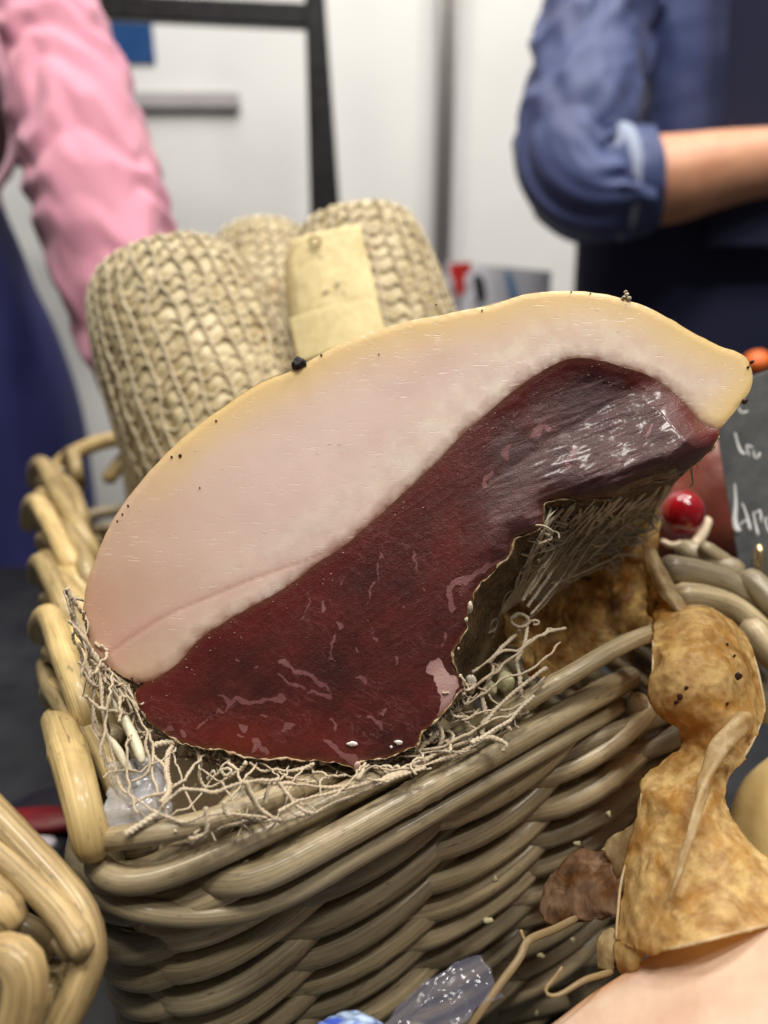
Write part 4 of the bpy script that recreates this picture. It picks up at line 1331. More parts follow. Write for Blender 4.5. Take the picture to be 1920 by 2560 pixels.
FR = 0.181      # rim front depth near the left corner
net_specs = [
    (A3([(150, 60), (170, 200), (190, 420), (230, 640), (280, 860), (330, 1050), (430, 1130), (540, 1210), (640, 1280)]), 0.192, 0.172, 0.0007),
    (A3([(100, 400), (150, 560), (200, 780), (250, 980), (320, 1120), (460, 1230), (560, 1310), (700, 1390), (870, 1430), (1050, 1430), (1200, 1390), (1400, 1340), (1650, 1320)]), 0.188, 0.174, 0.0007),
    (A3([(600, 1240), (760, 1320), (900, 1340), (1040, 1290), (1200, 1270), (1400, 1290), (1550, 1310)]), 0.172, 0.174, 0.00065),
    (A3([(640, 1280), (700, 1190), (780, 1120), (860, 1070), (1000, 1080), (1110, 1100), (1230, 1060), (1380, 1010), (1550, 1000), (1659, 990)]), 0.172, 0.178, 0.0008),
    (A3([(790, 690), (740, 760), (720, 870), (730, 980), (740, 1090), (680, 1180)]), 0.196, 0.174, 0.0011),
    (A3([(1380, 1010), (1430, 1120), (1480, 1220), (1570, 1290), (1659, 1330)]), 0.176, 0.174, 0.0009),
    (A3([(1600, 1000), (1560, 1080), (1540, 1180)]), 0.178, 0.177, 0.0007),
    (A3([(980, 750), (1000, 870), (990, 950), (1030, 1050), (1130, 1040), (1250, 960), (1340, 900), (1380, 850)]), 0.196, 0.190, 0.0009),
    (A3([(1060, 990), (1100, 920), (1130, 960), (1170, 920), (1230, 900), (1250, 930), (1200, 960), (1170, 930)]), 0.188, 0.186, 0.0006),
    (A3([(600, 780), (680, 860), (720, 930)]), 0.190, 0.184, 0.0008),
    (A3([(380, 1440), (470, 1390), (560, 1330), (640, 1270)]), 0.169, 0.172, 0.0012),
    (A3([(420, 300), (450, 380), (500, 500), (560, 600), (540, 700), (580, 830), (540, 950), (430, 1010)]), 0.196, 0.182, 0.0007),
    (A3([(1040, 1230), (1060, 1330), (1040, 1430), (960, 1480), (900, 1480)]), 0.172, 0.170, 0.0010),
    (A3([(1190, 1180), (1200, 1240), (1240, 1290)]), 0.173, 0.173, 0.0012),
    (A3([(240, 120), (330, 200), (400, 280), (430, 360)]), 0.195, 0.196, 0.0006),
    (A3([(60, 60), (110, 200), (110, 380), (120, 560), (170, 640)]), 0.190, 0.186, 0.0010),
    (A3([(170, 60), (250, 180), (330, 330), (420, 430), (470, 560), (570, 640)]), 0.196, 0.197, 0.0008),
    (A3([(480, 500), (600, 600), (700, 640), (800, 680)]), 0.197, 0.197, 0.0009),
    (A3([(590, 720), (680, 690), (790, 680)]), 0.194, 0.195, 0.0013),
    (A4([(30, 490), (60, 570), (110, 650), (180, 690), (240, 710)]), 0.178, 0.175, 0.0010),
    (A4([(0, 700), (150, 700), (240, 715), (350, 690), (450, 665), (560, 610), (680, 560), (800, 510), (950, 450), (1100, 400)]), 0.174, 0.190, 0.0008),
    (A4([(60, 480), (200, 495), (350, 500), (500, 520), (620, 510), (760, 490), (900, 450), (1040, 400), (1180, 300)]), 0.178, 0.196, 0.0009),
    (A4([(220, 480), (270, 540), (320, 610), (380, 660), (430, 670)]), 0.180, 0.176, 0.0010),
    (A4([(230, 660), (370, 590), (500, 560), (650, 520), (800, 480)]), 0.176, 0.186, 0.0007),
    (A4([(170, 500), (155, 560), (150, 595)]), 0.180, 0.180, 0.0010),
    (A4([(740, 370), (725, 430), (700, 470)]), 0.194, 0.184, 0.0010),
    (A4([(60, 370), (130, 420), (220, 410), (300, 420), (400, 400), (440, 380)]), 0.194, 0.193, 0.0009),
    (A4([(800, 500), (960, 430), (1150, 370), (1330, 300), (1500, 190), (1600, 130)]), 0.186, 0.206, 0.0010),
    (A4([(830, 480), (980, 400), (1120, 340), (1260, 280), (1380, 230)]), 0.188, 0.203, 0.0011),
    (A4([(1000, 320), (1060, 300), (1090, 260), (1170, 200), (1190, 150)]), 0.197, 0.198, 0.0012),
    (A4([(1170, 130), (1200, 200), (1180, 280), (1130, 330)]), 0.197, 0.197, 0.0009),
    (A5([(1264, 690), (1150, 740), (1020, 800), (950, 800), (860, 930), (700, 1100), (600, 1220), (480, 1330), (390, 1440)]), 0.236, 0.207, 0.00085),
    (A5([(390, 1440), (420, 1490), (380, 1600), (330, 1690), (350, 1800), (370, 1880), (340, 1930), (330, 2010)]), 0.206, 0.198, 0.0010),
    (A5([(690, 1130), (680, 1220), (650, 1350), (610, 1440), (630, 1560), (640, 1640), (650, 1720)]), 0.214, 0.203, 0.0010),
    (A5([(840, 1480), (760, 1540), (640, 1630), (540, 1720), (440, 1820), (350, 1920)]), 0.204, 0.198, 0.0009),
    (A5([(740, 1710), (650, 1790), (560, 1890), (500, 1930), (400, 1990), (250, 2080)]), 0.202, 0.195, 0.0012),
    (A5([(500, 1930), (540, 1950), (565, 1975)]), 0.199, 0.199, 0.0014),
    (A5([(330, 2040), (400, 2040), (480, 2060), (520, 2100), (490, 2140)]), 0.196, 0.196, 0.0011),
    (A5([(560, 1090), (620, 1060), (680, 1080), (700, 1130), (640, 1160), (580, 1140), (560, 1100)]), 0.213, 0.213, 0.0008),
    (A5([(700, 1120), (760, 1110), (780, 1140), (740, 1150)]), 0.213, 0.213, 0.0007),
    (A5([(400, 1460), (450, 1460), (460, 1490), (420, 1500), (390, 1470)]), 0.206, 0.206, 0.0007),
    (A5([(1264, 250), (1100, 500), (950, 780), (720, 1060)]), 0.226, 0.213, 0.0009),
    (A5([(1200, 280), (1050, 480), (900, 700), (690, 1000)]), 0.222, 0.212, 0.0009),
    (A5([(1100, 300), (1000, 450), (850, 680), (700, 900)]), 0.218, 0.211, 0.0008),
    (A5([(900, 560), (760, 760), (650, 950)]), 0.214, 0.210, 0.0008),
    (A5([(1264, 480), (1180, 520), (1100, 640), (1000, 790)]), 0.232, 0.222, 0.0009),
    (A7([(1150, 430), (1080, 570), (1040, 680)]), 0.238, 0.244, 0.0013),
    (A7([(1110, 440), (1000, 560), (840, 720), (700, 850)]), 0.234, 0.226, 0.0008),
    (A7([(1030, 470), (900, 600), (780, 700), (640, 900)]), 0.230, 0.220, 0.0008),
    (A7([(920, 520), (800, 620), (650, 780)]), 0.224, 0.216, 0.0008),
    (A7([(800, 540), (700, 640), (600, 740), (520, 850)]), 0.216, 0.210, 0.0008),
    (A7([(850, 560), (900, 620), (960, 640), (1040, 660)]), 0.226, 0.238, 0.0007),
    (A7([(760, 720), (800, 740), (850, 720), (840, 690), (790, 690)]), 0.224, 0.226, 0.0008),
    (A7([(1060, 650), (960, 700), (900, 770), (880, 880)]), 0.244, 0.236, 0.0009),
    (A7([(1080, 560), (960, 620), (880, 660), (760, 720), (700, 760)]), 0.240, 0.224, 0.0007),
    (A7([(1000, 790), (900, 780), (860, 810), (760, 850), (640, 900), (560, 930)]), 0.240, 0.218, 0.0008),
    (A7([(860, 810), (880, 850), (876, 900)]), 0.236, 0.236, 0.0009),
    (A7([(1270, 340), (1275, 390), (1280, 420), (1265, 440)]), 0.205, 0.207, 0.0005),
    (A7([(1290, 310), (1300, 330), (1310, 345)]), 0.203, 0.205, 0.0002),
    (A2([(370, 810), (385, 880), (400, 960), (430, 1030), (460, 1100), (520, 1180), (560, 1240)]), 0.190, 0.194, 0.0011),
    (A2([(440, 1030), (400, 1060), (410, 1110), (450, 1120), (500, 1200)]), 0.191, 0.194, 0.0008),
    (A2([(430, 1120), (450, 1200), (470, 1290), (520, 1260), (560, 1230)]), 0.190, 0.194, 0.0010),
    (A2([(560, 1230), (640, 1290), (700, 1330), (740, 1340)]), 0.196, 0.1975, 0.0006),
    (A2([(590, 1250), (650, 1310), (690, 1380), (730, 1450), (760, 1480)]), 0.195, 0.197, 0.0007),
    (A2([(470, 1290), (540, 1270), (580, 1330), (640, 1380), (700, 1440), (720, 1500)]), 0.192, 0.196, 0.0006),
]
for k, (pix, a, b, r) in enumerate(net_specs):
    strand(pix, a, b, r, k, M_TWINE_PALE if k in (7, 8, 10, 18, 33, 35, 58) else M_TWINE, fray=k in (10, 12, 35, 36, 37))

rg = np.random.default_rng(42)
geos = []
for k in range(170):                       # torn fringe under the crust
    i = int(rg.uniform(0.01, 0.50) * len(bot_l))
    x, y = bot_l[i]
    d = 0.1995 + rg.uniform(0.0005, 0.004)
    dx = rg.uniform(-45, 45)
    dy = rg.uniform(10, 50)
    pts = [P(x, y - 8, d), P(x + dx * 0.3 + rg.uniform(-10, 10), y + dy * 0.5, d - 0.001), P(x + dx, y + dy * rg.uniform(0.6, 1.0), d - rg.uniform(0, 0.006)), P(x + dx * 1.6 + rg.uniform(-15, 15), y + dy * rg.uniform(0.2, 0.9), d + rg.uniform(-0.004, 0.003))]
    r = rg.choice([0.00012, 0.0002, 0.0003, 0.00042])
    q = cr(pts, 26)
    geos.append(tube_geo(q, r * (1 + 0.3 * np.sin(np.linspace(0, 40, 26))), 5))
for k in range(60):                        # the same at the left end of the fat
    t = rg.uniform(0, 1)
    x, y = 232 + 105 * t + rg.uniform(-12, 4), 1620 + 85 * t + rg.uniform(0, 14)
    pts = [P(x, y, 0.198), P(x - rg.uniform(0, 14), y + rg.uniform(10, 40), 0.196), P(x + rg.uniform(-26, 30), y + rg.uniform(30, 110), 0.193 + rg.uniform(-0.003, 0.003))]
    geos.append(tube_geo(cr(pts, 22), rg.choice([0.00012, 0.0002, 0.0003]), 5))
FR_GEO = merge(geos)
INN = cr(np.array([(214, 1500), (225, 1590), (262, 1665), (343, 1722), (350, 1775), (407, 1832), (500, 1870), (620, 1891), (740, 1901), (850, 1911), (950, 1901), (1050, 1862), (1110, 1792), (1160, 1722), (1196, 1650)]), 41)
OUT = cr(np.array([(160, 1470), (196, 1640), (232, 1800), (268, 1940), (330, 2020), (420, 2072), (520, 2094), (640, 2078), (760, 2038), (900, 1972), (1050, 1915), (1180, 1880), (1300, 1800), (1372, 1672), (1420, 1560)]), 41)
DI, DO = np.interp(np.linspace(0, 1, 41), [0, 0.3, 0.7, 1], [0.1985, 0.1985, 0.1985, 0.204]), np.interp(np.linspace(0, 1, 41), [0, 0.2, 0.35, 0.6, 0.8, 1], [0.190, 0.181, 0.172, 0.180, 0.197, 0.214])
rn = np.random.default_rng(77)
NODE = np.zeros((41, 5, 3))
for i in range(41):
    for j in range(5):
        v_ = j / 4.0
        x, y = INN[i] * (1 - v_) + OUT[i] * v_
        jt = 0 if j == 0 else 1
        NODE[i, j] = P(x + rn.normal(0, 11) * jt, y + rn.normal(0, 9) * jt, DI[i] * (1 - v_) + DO[i] * v_ - 0.003 * math.sin(math.pi * v_) + rn.normal(0, 0.0006))
for i in range(0, 40):                     # knotted mesh: two diagonal families and a few selvage runs
    for dr in (1, -1):
        seq = [NODE[int(np.clip(i + dr * j, 0, 40)), j] for j in range(5)]
        if rn.uniform() < 0.16:
            seq = seq[:3]
        if (i + (dr > 0)) % 2:
            continue
        q = cr(np.array(seq), 90)
        s_ = np.linspace(0, 1, 90)
        q = q + 0.0004 * np.stack([vnoise(np.stack([s_ * 16, s_ * 0 + k, s_ * 0 + i], -1), 70 + k + dr) for k in range(3)], 1)
        V, F, rc = tube_geo(q, rn.choice([0.00024, 0.00032, 0.00040]) * (1 + 0.25 * vnoise(np.stack([s_ * 25, s_ * 0, s_ * 0 + i], -1), 3)), 7, lobes=2, twist=2600, lob=0.2)
        mk('twine', V, F, M_TWINE, NET, attrs={'rc': rc})
tag(mk('torn_fringe', FR_GEO[0], FR_GEO[1], M_TWINE, NET, attrs={'rc': FR_GEO[2]}), kind='stuff')
geos = []
for k in range(58):                        # net drawn tight over the swelling behind the notch
    u, w_ = rg.uniform(0, 1), rg.uniform(-0.05, 1)
    ax_, ay_ = 1375 + 275 * u, 1262 - 40 * u + rg.uniform(0, 30)            # upper end, under the lean
    bx_, by_ = 1225 + 90 * u * max(w_, 0.15), 1600 - 60 * u * w_ + rg.uniform(-20, 16)
    t0, t1 = (0.0, rg.uniform(0.75, 1.0)) if k % 3 else (rg.uniform(0.2, 0.5), 1.0)
    pts = []
    for t in np.linspace(t0, t1, 9):
        x, y = ax_ + (bx_ - ax_) * t + rg.uniform(-10, 10), ay_ + (by_ - ay_) * t + rg.uniform(-10, 10)
        sw = np.clip((x - 1240) / 420, 0, 1) * 0.032 + 0.004
        pts.append(P(x, y, on_body(x, y, 0.236, rg.uniform(0.0003, 0.0014))))
    geos.append(tube_geo(cr(pts, 60), rg.choice([0.00025, 0.00035, 0.00045]), 6, lobes=2, twist=2600, lob=0.2))
for k in range(110):                       # cross links and curls
    x, y = rg.uniform(1330, 1640), rg.uniform(1280, 1420)
    if y > 1275 + (1650 - x) * 0.75 + 40:
        continue
    d = on_body(x, y, 0.236, 0.0012)
    a = rg.uniform(0, 6.28)
    pts = [P(x + 22 * math.cos(a + b * rg.uniform(0.7, 1.5)) * (1 + b * 0.3), y + 16 * math.sin(a + b), d + rg.uniform(-0.001, 0.001)) for b in range(4)]
    geos.append(tube_geo(cr(pts, 24), rg.choice([0.0002, 0.0003, 0.0004]), 5))
V, F, rc = merge(geos)
tag(mk('stretched_net', V, F, M_TWINE_PALE, NET, attrs={'rc': rc}), kind='stuff')

# ------------------------------------------------------------------ main wicker basket
RIM = 0.17
FL, BLc, FRc = PZ(238, 2108, RIM), PZ(127, 1140, RIM), PZ(1890, 1640, RIM)
su = (BLc - FL)
side_len = np.linalg.norm(su)
su /= side_len
sv = np.array([su[1], -su[0], 0])           # along the front, to the right
front_len = float(np.dot(FRc - FL, sv))
BK = thing('wicker_basket', 'large brown wicker basket holding the pork cut and netted hams', 'basket', (FL + su * side_len / 2 + sv * front_len / 2) * np.array([1, 1, 0]))


def bk(s_front, s_side, z):
    """Basket coordinates: along front, along side, height."""
    return FL + sv * s_front + su * s_side + np.array([0, 0, z - RIM])


def perimeter(nper=420, rc_=0.022, inset=0.0):
    """Rounded rectangle in (front, side) coordinates."""
    a, b = inset, inset
    c, d = front_len - inset, side_len - inset
    pts = []
    for cx, cy, a0 in ((c - rc_, b + rc_, -90), (c - rc_, d - rc_, 0), (a + rc_, d - rc_, 90), (a + rc_, b + rc_, 180)):
        for k in range(9):
            an = math.radians(a0 + k * 11.25)
            pts.append((cx + rc_ * math.cos(an), cy + rc_ * math.sin(an), math.cos(an), math.sin(an)))
    p = np.array(pts + [pts[0]])
    L = np.concatenate([[0], np.cumsum(np.linalg.norm(np.diff(p[:, :2], axis=0), axis=1))])
    s = np.linspace(0, L[-1], nper, endpoint=False)
    return np.stack([np.interp(s, L, p[:, k]) for k in range(4)], 1), s, L[-1]


per, ps, pl = perimeter()
n_st = 26
for k in range(15):                       # woven courses, each one cane round the whole basket
    z = 0.006 + k * 0.0088
    if z > RIM - 0.035:
        break
    off = -0.006 + 0.0030 * np.sin(ps / pl * n_st * np.pi + (k % 2) * np.pi) + 0.0007 * vnoise(np.stack([ps * 30, ps * 0 + k, ps * 0], -1), k)
    taper = -0.012 * (1 - z / RIM)
    zz = z + 0.0012 * vnoise(np.stack([ps * 14, ps * 0 + k * 2.0, ps * 0], -1), k + 60)
    q = np.array([bk(a + nx * (o + taper), b + ny * (o + taper), h) for (a, b, nx, ny), o, h in zip(per, off, zz)])
    q = np.vstack([q, q[:1]])
    V, F, rc = tube_geo(q, 0.0040 * (1 + 0.07 * vnoise(np.stack([np.linspace(0, 30, len(q)), np.zeros(len(q)) + k, np.zeros(len(q))], -1), k + 9)), 10)
    mk('cane', V, F, M_WICK2, BK, attrs={'rc': rc})
for k in range(n_st):                     # uprights
    a, b, nx, ny = per[int((k + 0.5) / n_st * len(per)) % len(per)]
    rod('stake', [bk(a - nx * 0.012, b - ny * 0.012, 0.002), bk(a - nx * 0.006, b - ny * 0.006, 0.09), bk(a, b, RIM - 0.006)], 0.0036, M_WICK2, BK, seg=8, seed=k)
V, F = box_geo(bk(front_len / 2, side_len / 2, 0.008), front_len - 0.03, side_len - 0.03, 0.008, ax=[sv, su, [0, 0, 1]])
mk('base_board', V, F, plain('basket_base', srgb(96, 78, 50), 0.7, 0.2, 60), BK, smooth=False)

nrm_front = -su


def per_pt(s_, z, out):
    s_ = s_ % pl
    a, b, nx, ny = [np.interp(s_, np.append(ps, pl), np.append(per[:, k], per[0, k])) for k in range(4)]
    ln = math.hypot(nx, ny)
    out = out - 0.012 * (1 - z / RIM)
    return bk(a + nx / ln * out, b + ny / ln * out, z)


# on the front the weavers run in a twill: each comes out, rises across two stakes and dives behind the third
rg = np.random.default_rng(19)
s_front0 = pl - (front_len - 0.044) - 0.022 * math.pi / 2       # where the front side starts on the perimeter, after the corner
DS, PT = 0.0370, 0.0122
for i in range(-2, 8):
    for k in range(9):
        s0 = s_front0 - 0.020 + i * DS + rg.normal(0, 0.0015)
        z0 = RIM - 0.022 - k * PT - (i % 2) * PT * 0.06 + rg.normal(0, 0.0005)
        pts = []
        for u, o, dz in ((-0.5, -0.0100, 0.0015), (-0.2, -0.0030, -0.0012), (0.2, 0.0042, -0.0032), (0.65, 0.0066, -0.0022), (1.1, 0.0056, 0.0004), (1.5, 0.0008, 0.0030), (1.95, -0.0090, 0.0048)):
            pts.append(per_pt(s0 + u * DS, z0 + dz + u * PT * 0.5, o + rg.normal(0, 0.0003)))
        rod('weaver', pts, 0.0036 * rg.uniform(0.86, 1.14), M_WICK2, BK, seg=10, seed=700 + i * 20 + k, step=0.003)


def on_front(x, y, out):
    """Pixel onto the front face plane of the basket, pushed outward."""
    r = ray(x, y)
    p0 = FL + nrm_front * out
    t = np.dot(p0 - EYE, nrm_front) / np.dot(r, nrm_front)
    return EYE + r * t


def fcane(pix, r=0.0047, mat=None, seed=0):
    rod('border_cane', [np.append(on_front(x, y, o), 1.0) for x, y, o in pix], r, mat or M_WICK2, BK, seg=14, seed=seed, step=0.002)


front_canes = [
    [(1120, 1850, -0.006), (1250, 1790, 0.002), (1420, 1690, 0.004), (1580, 1600, 0.002), (1720, 1560, -0.004)],
    [(258, 2100, 0.001), (340, 2088, 0.003), (480, 2064, 0.004), (640, 2010, 0.003), (820, 1940, -0.003), (960, 1890, -0.008)],
    [(236, 2150, -0.002), (290, 2205, 0.004), (400, 2192, 0.006), (560, 2128, 0.007), (760, 2035, 0.006), (980, 1930, 0.004), (1180, 1830, 0.0), (1330, 1750, -0.006)],
    [(480, 2170, -0.004), (540, 2200, 0.004), (640, 2196, 0.008), (800, 2118, 0.009), (1000, 2008, 0.008), (1250, 1872, 0.006), (1460, 1755, 0.002), (1580, 1690, -0.006)],
    [(246, 2225, -0.002), (330, 2272, 0.004), (500, 2290, 0.007), (690, 2254, 0.010), (900, 2136, 0.011), (1200, 1965, 0.009), (1420, 1840, 0.006), (1560, 1760, 0.0)],
    [(480, 2310, -0.003), (560, 2346, 0.004), (660, 2350, 0.009), (800, 2298, 0.010), (1000, 2172, 0.010), (1150, 2070, 0.009), (1360, 1940, 0.006), (1580, 1850, 0.003), (1700, 1800, -0.004)],
    [(500, 2400, -0.003), (600, 2440, 0.004), (710, 2448, 0.008), (850, 2384, 0.009), (1050, 2255, 0.008), (1200, 2150, 0.006), (1420, 2040, 0.003), (1600, 1960, -0.002)],
    [(560, 2500, -0.003), (660, 2530, 0.004), (780, 2520, 0.007), (930, 2440, 0.006), (1080, 2340, 0.004), (1200, 2270, -0.002)],
    [(1180, 1990, -0.004), (1300, 1930, 0.004), (1480, 1850, 0.005), (1660, 1790, 0.004), (1800, 1770, -0.002)],
    [(1150, 2085, -0.004), (1260, 2100, 0.003), (1400, 2060, 0.005), (1540, 1985, 0.004), (1700, 1930, 0.0), (1830, 1900, -0.004)],
    [(1120, 2180, -0.004), (1240, 2210, 0.003), (1380, 2200, 0.005), (1500, 2160, 0.003), (1620, 2110, -0.003)],
    [(1640, 1880, -0.003), (1740, 1840, 0.004), (1830, 1790, 0.005), (1880, 1790, 0.0)],
    [(1600, 2020, -0.003), (1700, 1960, 0.003), (1830, 1920, 0.004), (1880, 1925, -0.001)],
]
front_canes = [[(x, y, o - 0.006 if i in (0, len(L) - 1) else o * 1.15 - 0.0015 * (k % 3)) for i, (x, y, o) in enumerate(L)] for k, L in enumerate(front_canes)]
for k, L in enumerate(front_canes):
    if k in (5, 6, 7, 9, 10, 11, 12):
        continue
    fcane(L, 0.80 * (0.0036, 0.0036, 0.0042, 0.0048, 0.0034, 0.0040, 0.0036, 0.0040, 0.0034, 0.0038, 0.0036, 0.0036, 0.0036)[k], seed=300 + k)
# border of the left side, canes rolling over the rim
B3 = lambda L: [(x / 2.697, y / 2.697 + 1080, z) for x, y, z in L]
left_canes = [
    (B3([(440, 260, -0.016), (436, 190, -0.004), (480, 120, 0.004), (505, 200, 0.005), (525, 290, 0.0), (540, 380, -0.012)]), 0.0046),
    (B3([(232, 360, -0.018), (232, 260, -0.003), (280, 205, 0.007), (350, 330, 0.008), (430, 480, 0.006), (510, 620, 0.004), (600, 760, -0.002), (660, 880, -0.012)]), 0.0055),
    (B3([(360, 320, -0.008), (430, 330, 0.001), (500, 420, 0.002), (550, 560, 0.0), (580, 680, -0.010)]), 0.0048),
    (B3([(196, 640, -0.018), (198, 520, -0.003), (240, 460, 0.006), (330, 600, 0.008), (420, 780, 0.006), (500, 930, 0.002), (545, 1010, -0.010)]), 0.0053),
    (B3([(380, 560, -0.004), (470, 700, 0.003), (560, 850, 0.003), (600, 990, 0.001), (580, 1100, -0.008)]), 0.0049),
    (B3([(240, 1000, -0.016), (240, 890, -0.004), (290, 880, 0.004), (380, 1060, 0.006), (450, 1220, 0.004), (500, 1340, -0.002), (530, 1430, -0.012)]), 0.0048),
    (B3([(272, 1370, -0.016), (280, 1260, -0.002), (335, 1230, 0.006), (400, 1400, 0.009), (470, 1600, 0.009), (550, 1790, 0.008), (606, 1950, 0.004), (650, 2100, -0.006)]), 0.0056),
    (B3([(300, 1560, -0.020), (330, 1680, -0.006), (400, 1800, 0.001), (500, 1960, 0.002), (600, 2120, 0.0), (680, 2260, -0.008)]), 0.0040),
    ([(140, 1800, -0.012), (150, 1820, 0.001), (165, 1860, 0.006), (186, 1930, 0.007), (208, 2020, 0.006), (222, 2075, 0.003), (234, 2130, -0.006)], 0.0055),
]
for k, (L, r) in enumerate(left_canes):
    rod('border_cane', np.array([PZ(x, y, RIM + z) for x, y, z in L]), r * 0.82, M_WICK, BK, seg=16, seed=400 + k, step=0.004)
for k in range(12):
    s0 = 0.082 + k * 0.0235
    dd_ = 0.0012 * math.sin(k * 2.1)
    rod('border_cane', [bk(-0.004, s0 + 0.012, RIM - 0.026), bk(-0.0085 + dd_, s0 + 0.004, RIM - 0.010), bk(-0.006, s0 - 0.008, RIM - 0.0015 + dd_), bk(0.0, s0 - 0.030, RIM + 0.001), bk(0.006, s0 - 0.050, RIM - 0.004), bk(0.009, s0 - 0.062, RIM - 0.018)],
        0.0039 * (1 + 0.12 * math.sin(k * 3.7)), M_WICK, BK, seg=12, seed=620 + k)
# lower left-side canes seen edge on and the back and right borders
for k in range(7):
    s0 = 0.02 + k * 0.052
    rod('border_cane', [bk(front_len + 0.003, s0 - 0.03, RIM - 0.022), bk(front_len + 0.008, s0 - 0.01, RIM - 0.006), bk(front_len + 0.004, s0 + 0.02, RIM + 0.005), bk(front_len - 0.004, s0 + 0.05, RIM + 0.004), bk(front_len - 0.008, s0 + 0.08, RIM - 0.014)], 0.0050, M_WICK2, BK, seed=440 + k)
for k in range(5):
    s0 = 0.01 + k * 0.042
    rod('border_cane', [bk(s0 - 0.02, side_len + 0.003, RIM - 0.022), bk(s0, side_len + 0.008, RIM - 0.004), bk(s0 + 0.03, side_len + 0.004, RIM + 0.006), bk(s0 + 0.06, side_len - 0.006, RIM + 0.002), bk(s0 + 0.08, side_len - 0.008, RIM - 0.014)], 0.0052, M_WICK, BK, seed=450 + k)
# loose canes of the right-hand rim seen beside the dried casing
for k, L in enumerate(([(1660, 1420, 0.255), (1720, 1428, 0.258), (1800, 1452, 0.262), (1870, 1490, 0.262), (1930, 1540, 0.258)],
                       [(1690, 1492, 0.250), (1750, 1494, 0.252), (1830, 1520, 0.255), (1900, 1580, 0.252), (1950, 1650, 0.248)],
                       [(1755, 1364, 0.268), (1780, 1384, 0.268), (1820, 1408, 0.27)],
                       [(1860, 1440, 0.262), (1900, 1470, 0.258), (1950, 1530, 0.252)],
                       [(1700, 1370, 0.275), (1760, 1400, 0.272), (1850, 1436, 0.268)],
                       [(1870, 1560, 0.244), (1910, 1620, 0.240), (1960, 1660, 0.238)])):
    rod('border_cane', [P(x, y, d) for x, y, d in L], 0.0050 if k not in (2,) else 0.0030, M_WICK2, BK, seed=470 + k, seg=12)
# peeled pale reeds just inside the front left corner
M_REED = plain('peeled_reed', srgb(204, 196, 168), 0.5, 0.15, 200, 0.3)
rod('reed', [np.append(P(x, y, d), k) for x, y, d, k in ((266, 1722, 0.196, 0.7), (290, 1760, 0.194, 1.0), (322, 1820, 0.191, 1.2), (348, 1880, 0.188, 1.25), (356, 1905, 0.186, 0.9))], 0.0011, M_REED, BK, seg=10)
rod('reed', [np.append(P(x, y, d), k) for x, y, d, k in ((268, 1840, 0.186, 0.7), (290, 1868, 0.185, 1.1), (314, 1910, 0.184, 1.1), (330, 1936, 0.183, 0.6))], 0.0010, M_REED, BK, seg=10)

# ------------------------------------------------------------------ second basket, lower left corner
BK2 = thing('wicker_basket', 'corner of a second wicker basket with speckled canes at lower left', 'basket', P(-200, 2700, 0.16) * np.array([1, 1, 0]))
B6 = lambda L, d0, d1: [P(x / 3.95, y / 3.95 + 2000, d0 + (d1 - d0) * i / (len(L) - 1)) for i, (x, y) in enumerate(L)]
near = [
    ([(-900, -800), (-400, -220), (-50, 150), (250, 460), (500, 730), (740, 990), (900, 1220), (950, 1450), (890, 1700), (740, 1980), (560, 2300), (380, 2700)], 0.175, 0.150, 0.0036, 1),
    ([(-900, -300), (-400, 160), (-60, 480), (180, 700), (420, 930), (640, 1150), (790, 1330), (830, 1500)], 0.172, 0.153, 0.0029, 0),
    ([(-500, 1700), (-200, 1560), (20, 1480), (180, 1420), (290, 1480), (350, 1640), (290, 1880), (190, 2150), (60, 2600)], 0.148, 0.143, 0.0041, 2),
    ([(-700, 600), (-300, 800), (-60, 930), (90, 1060), (140, 1240)], 0.160, 0.157, 0.0044, 0),
    ([(560, 1340), (640, 1440), (720, 1540)], 0.158, 0.157, 0.0022, 0),
    ([(-400, 2000), (-100, 1900), (150, 1780), (400, 1700), (620, 1750)], 0.180, 0.176, 0.0040, 0),
    ([(-400, 2450), (0, 2350), (250, 2250), (480, 2100), (600, 1900)], 0.178, 0.174, 0.0040, 0),
    ([(-300, 1350), (-50, 1260), (200, 1200), (380, 1330), (470, 1550)], 0.178, 0.176, 0.0040, 0),
    ([(300, 2700), (420, 2300), (470, 2050), (520, 1800)], 0.170, 0.166, 0.0032, 0),
]
for k, (L, d0, d1, r, sd) in enumerate(near):
    rod('cane', B6(L, d0, d1), r, M_WICK3, BK2, seg=18, seed=500 + k, step=0.003)

# ------------------------------------------------------------------ dried casing hanging out of the net over the rim
CS = thing('dried_casing', 'crinkled amber dried casing draped over the basket rim at right', 'casing', P(1720, 2400, 0.20))


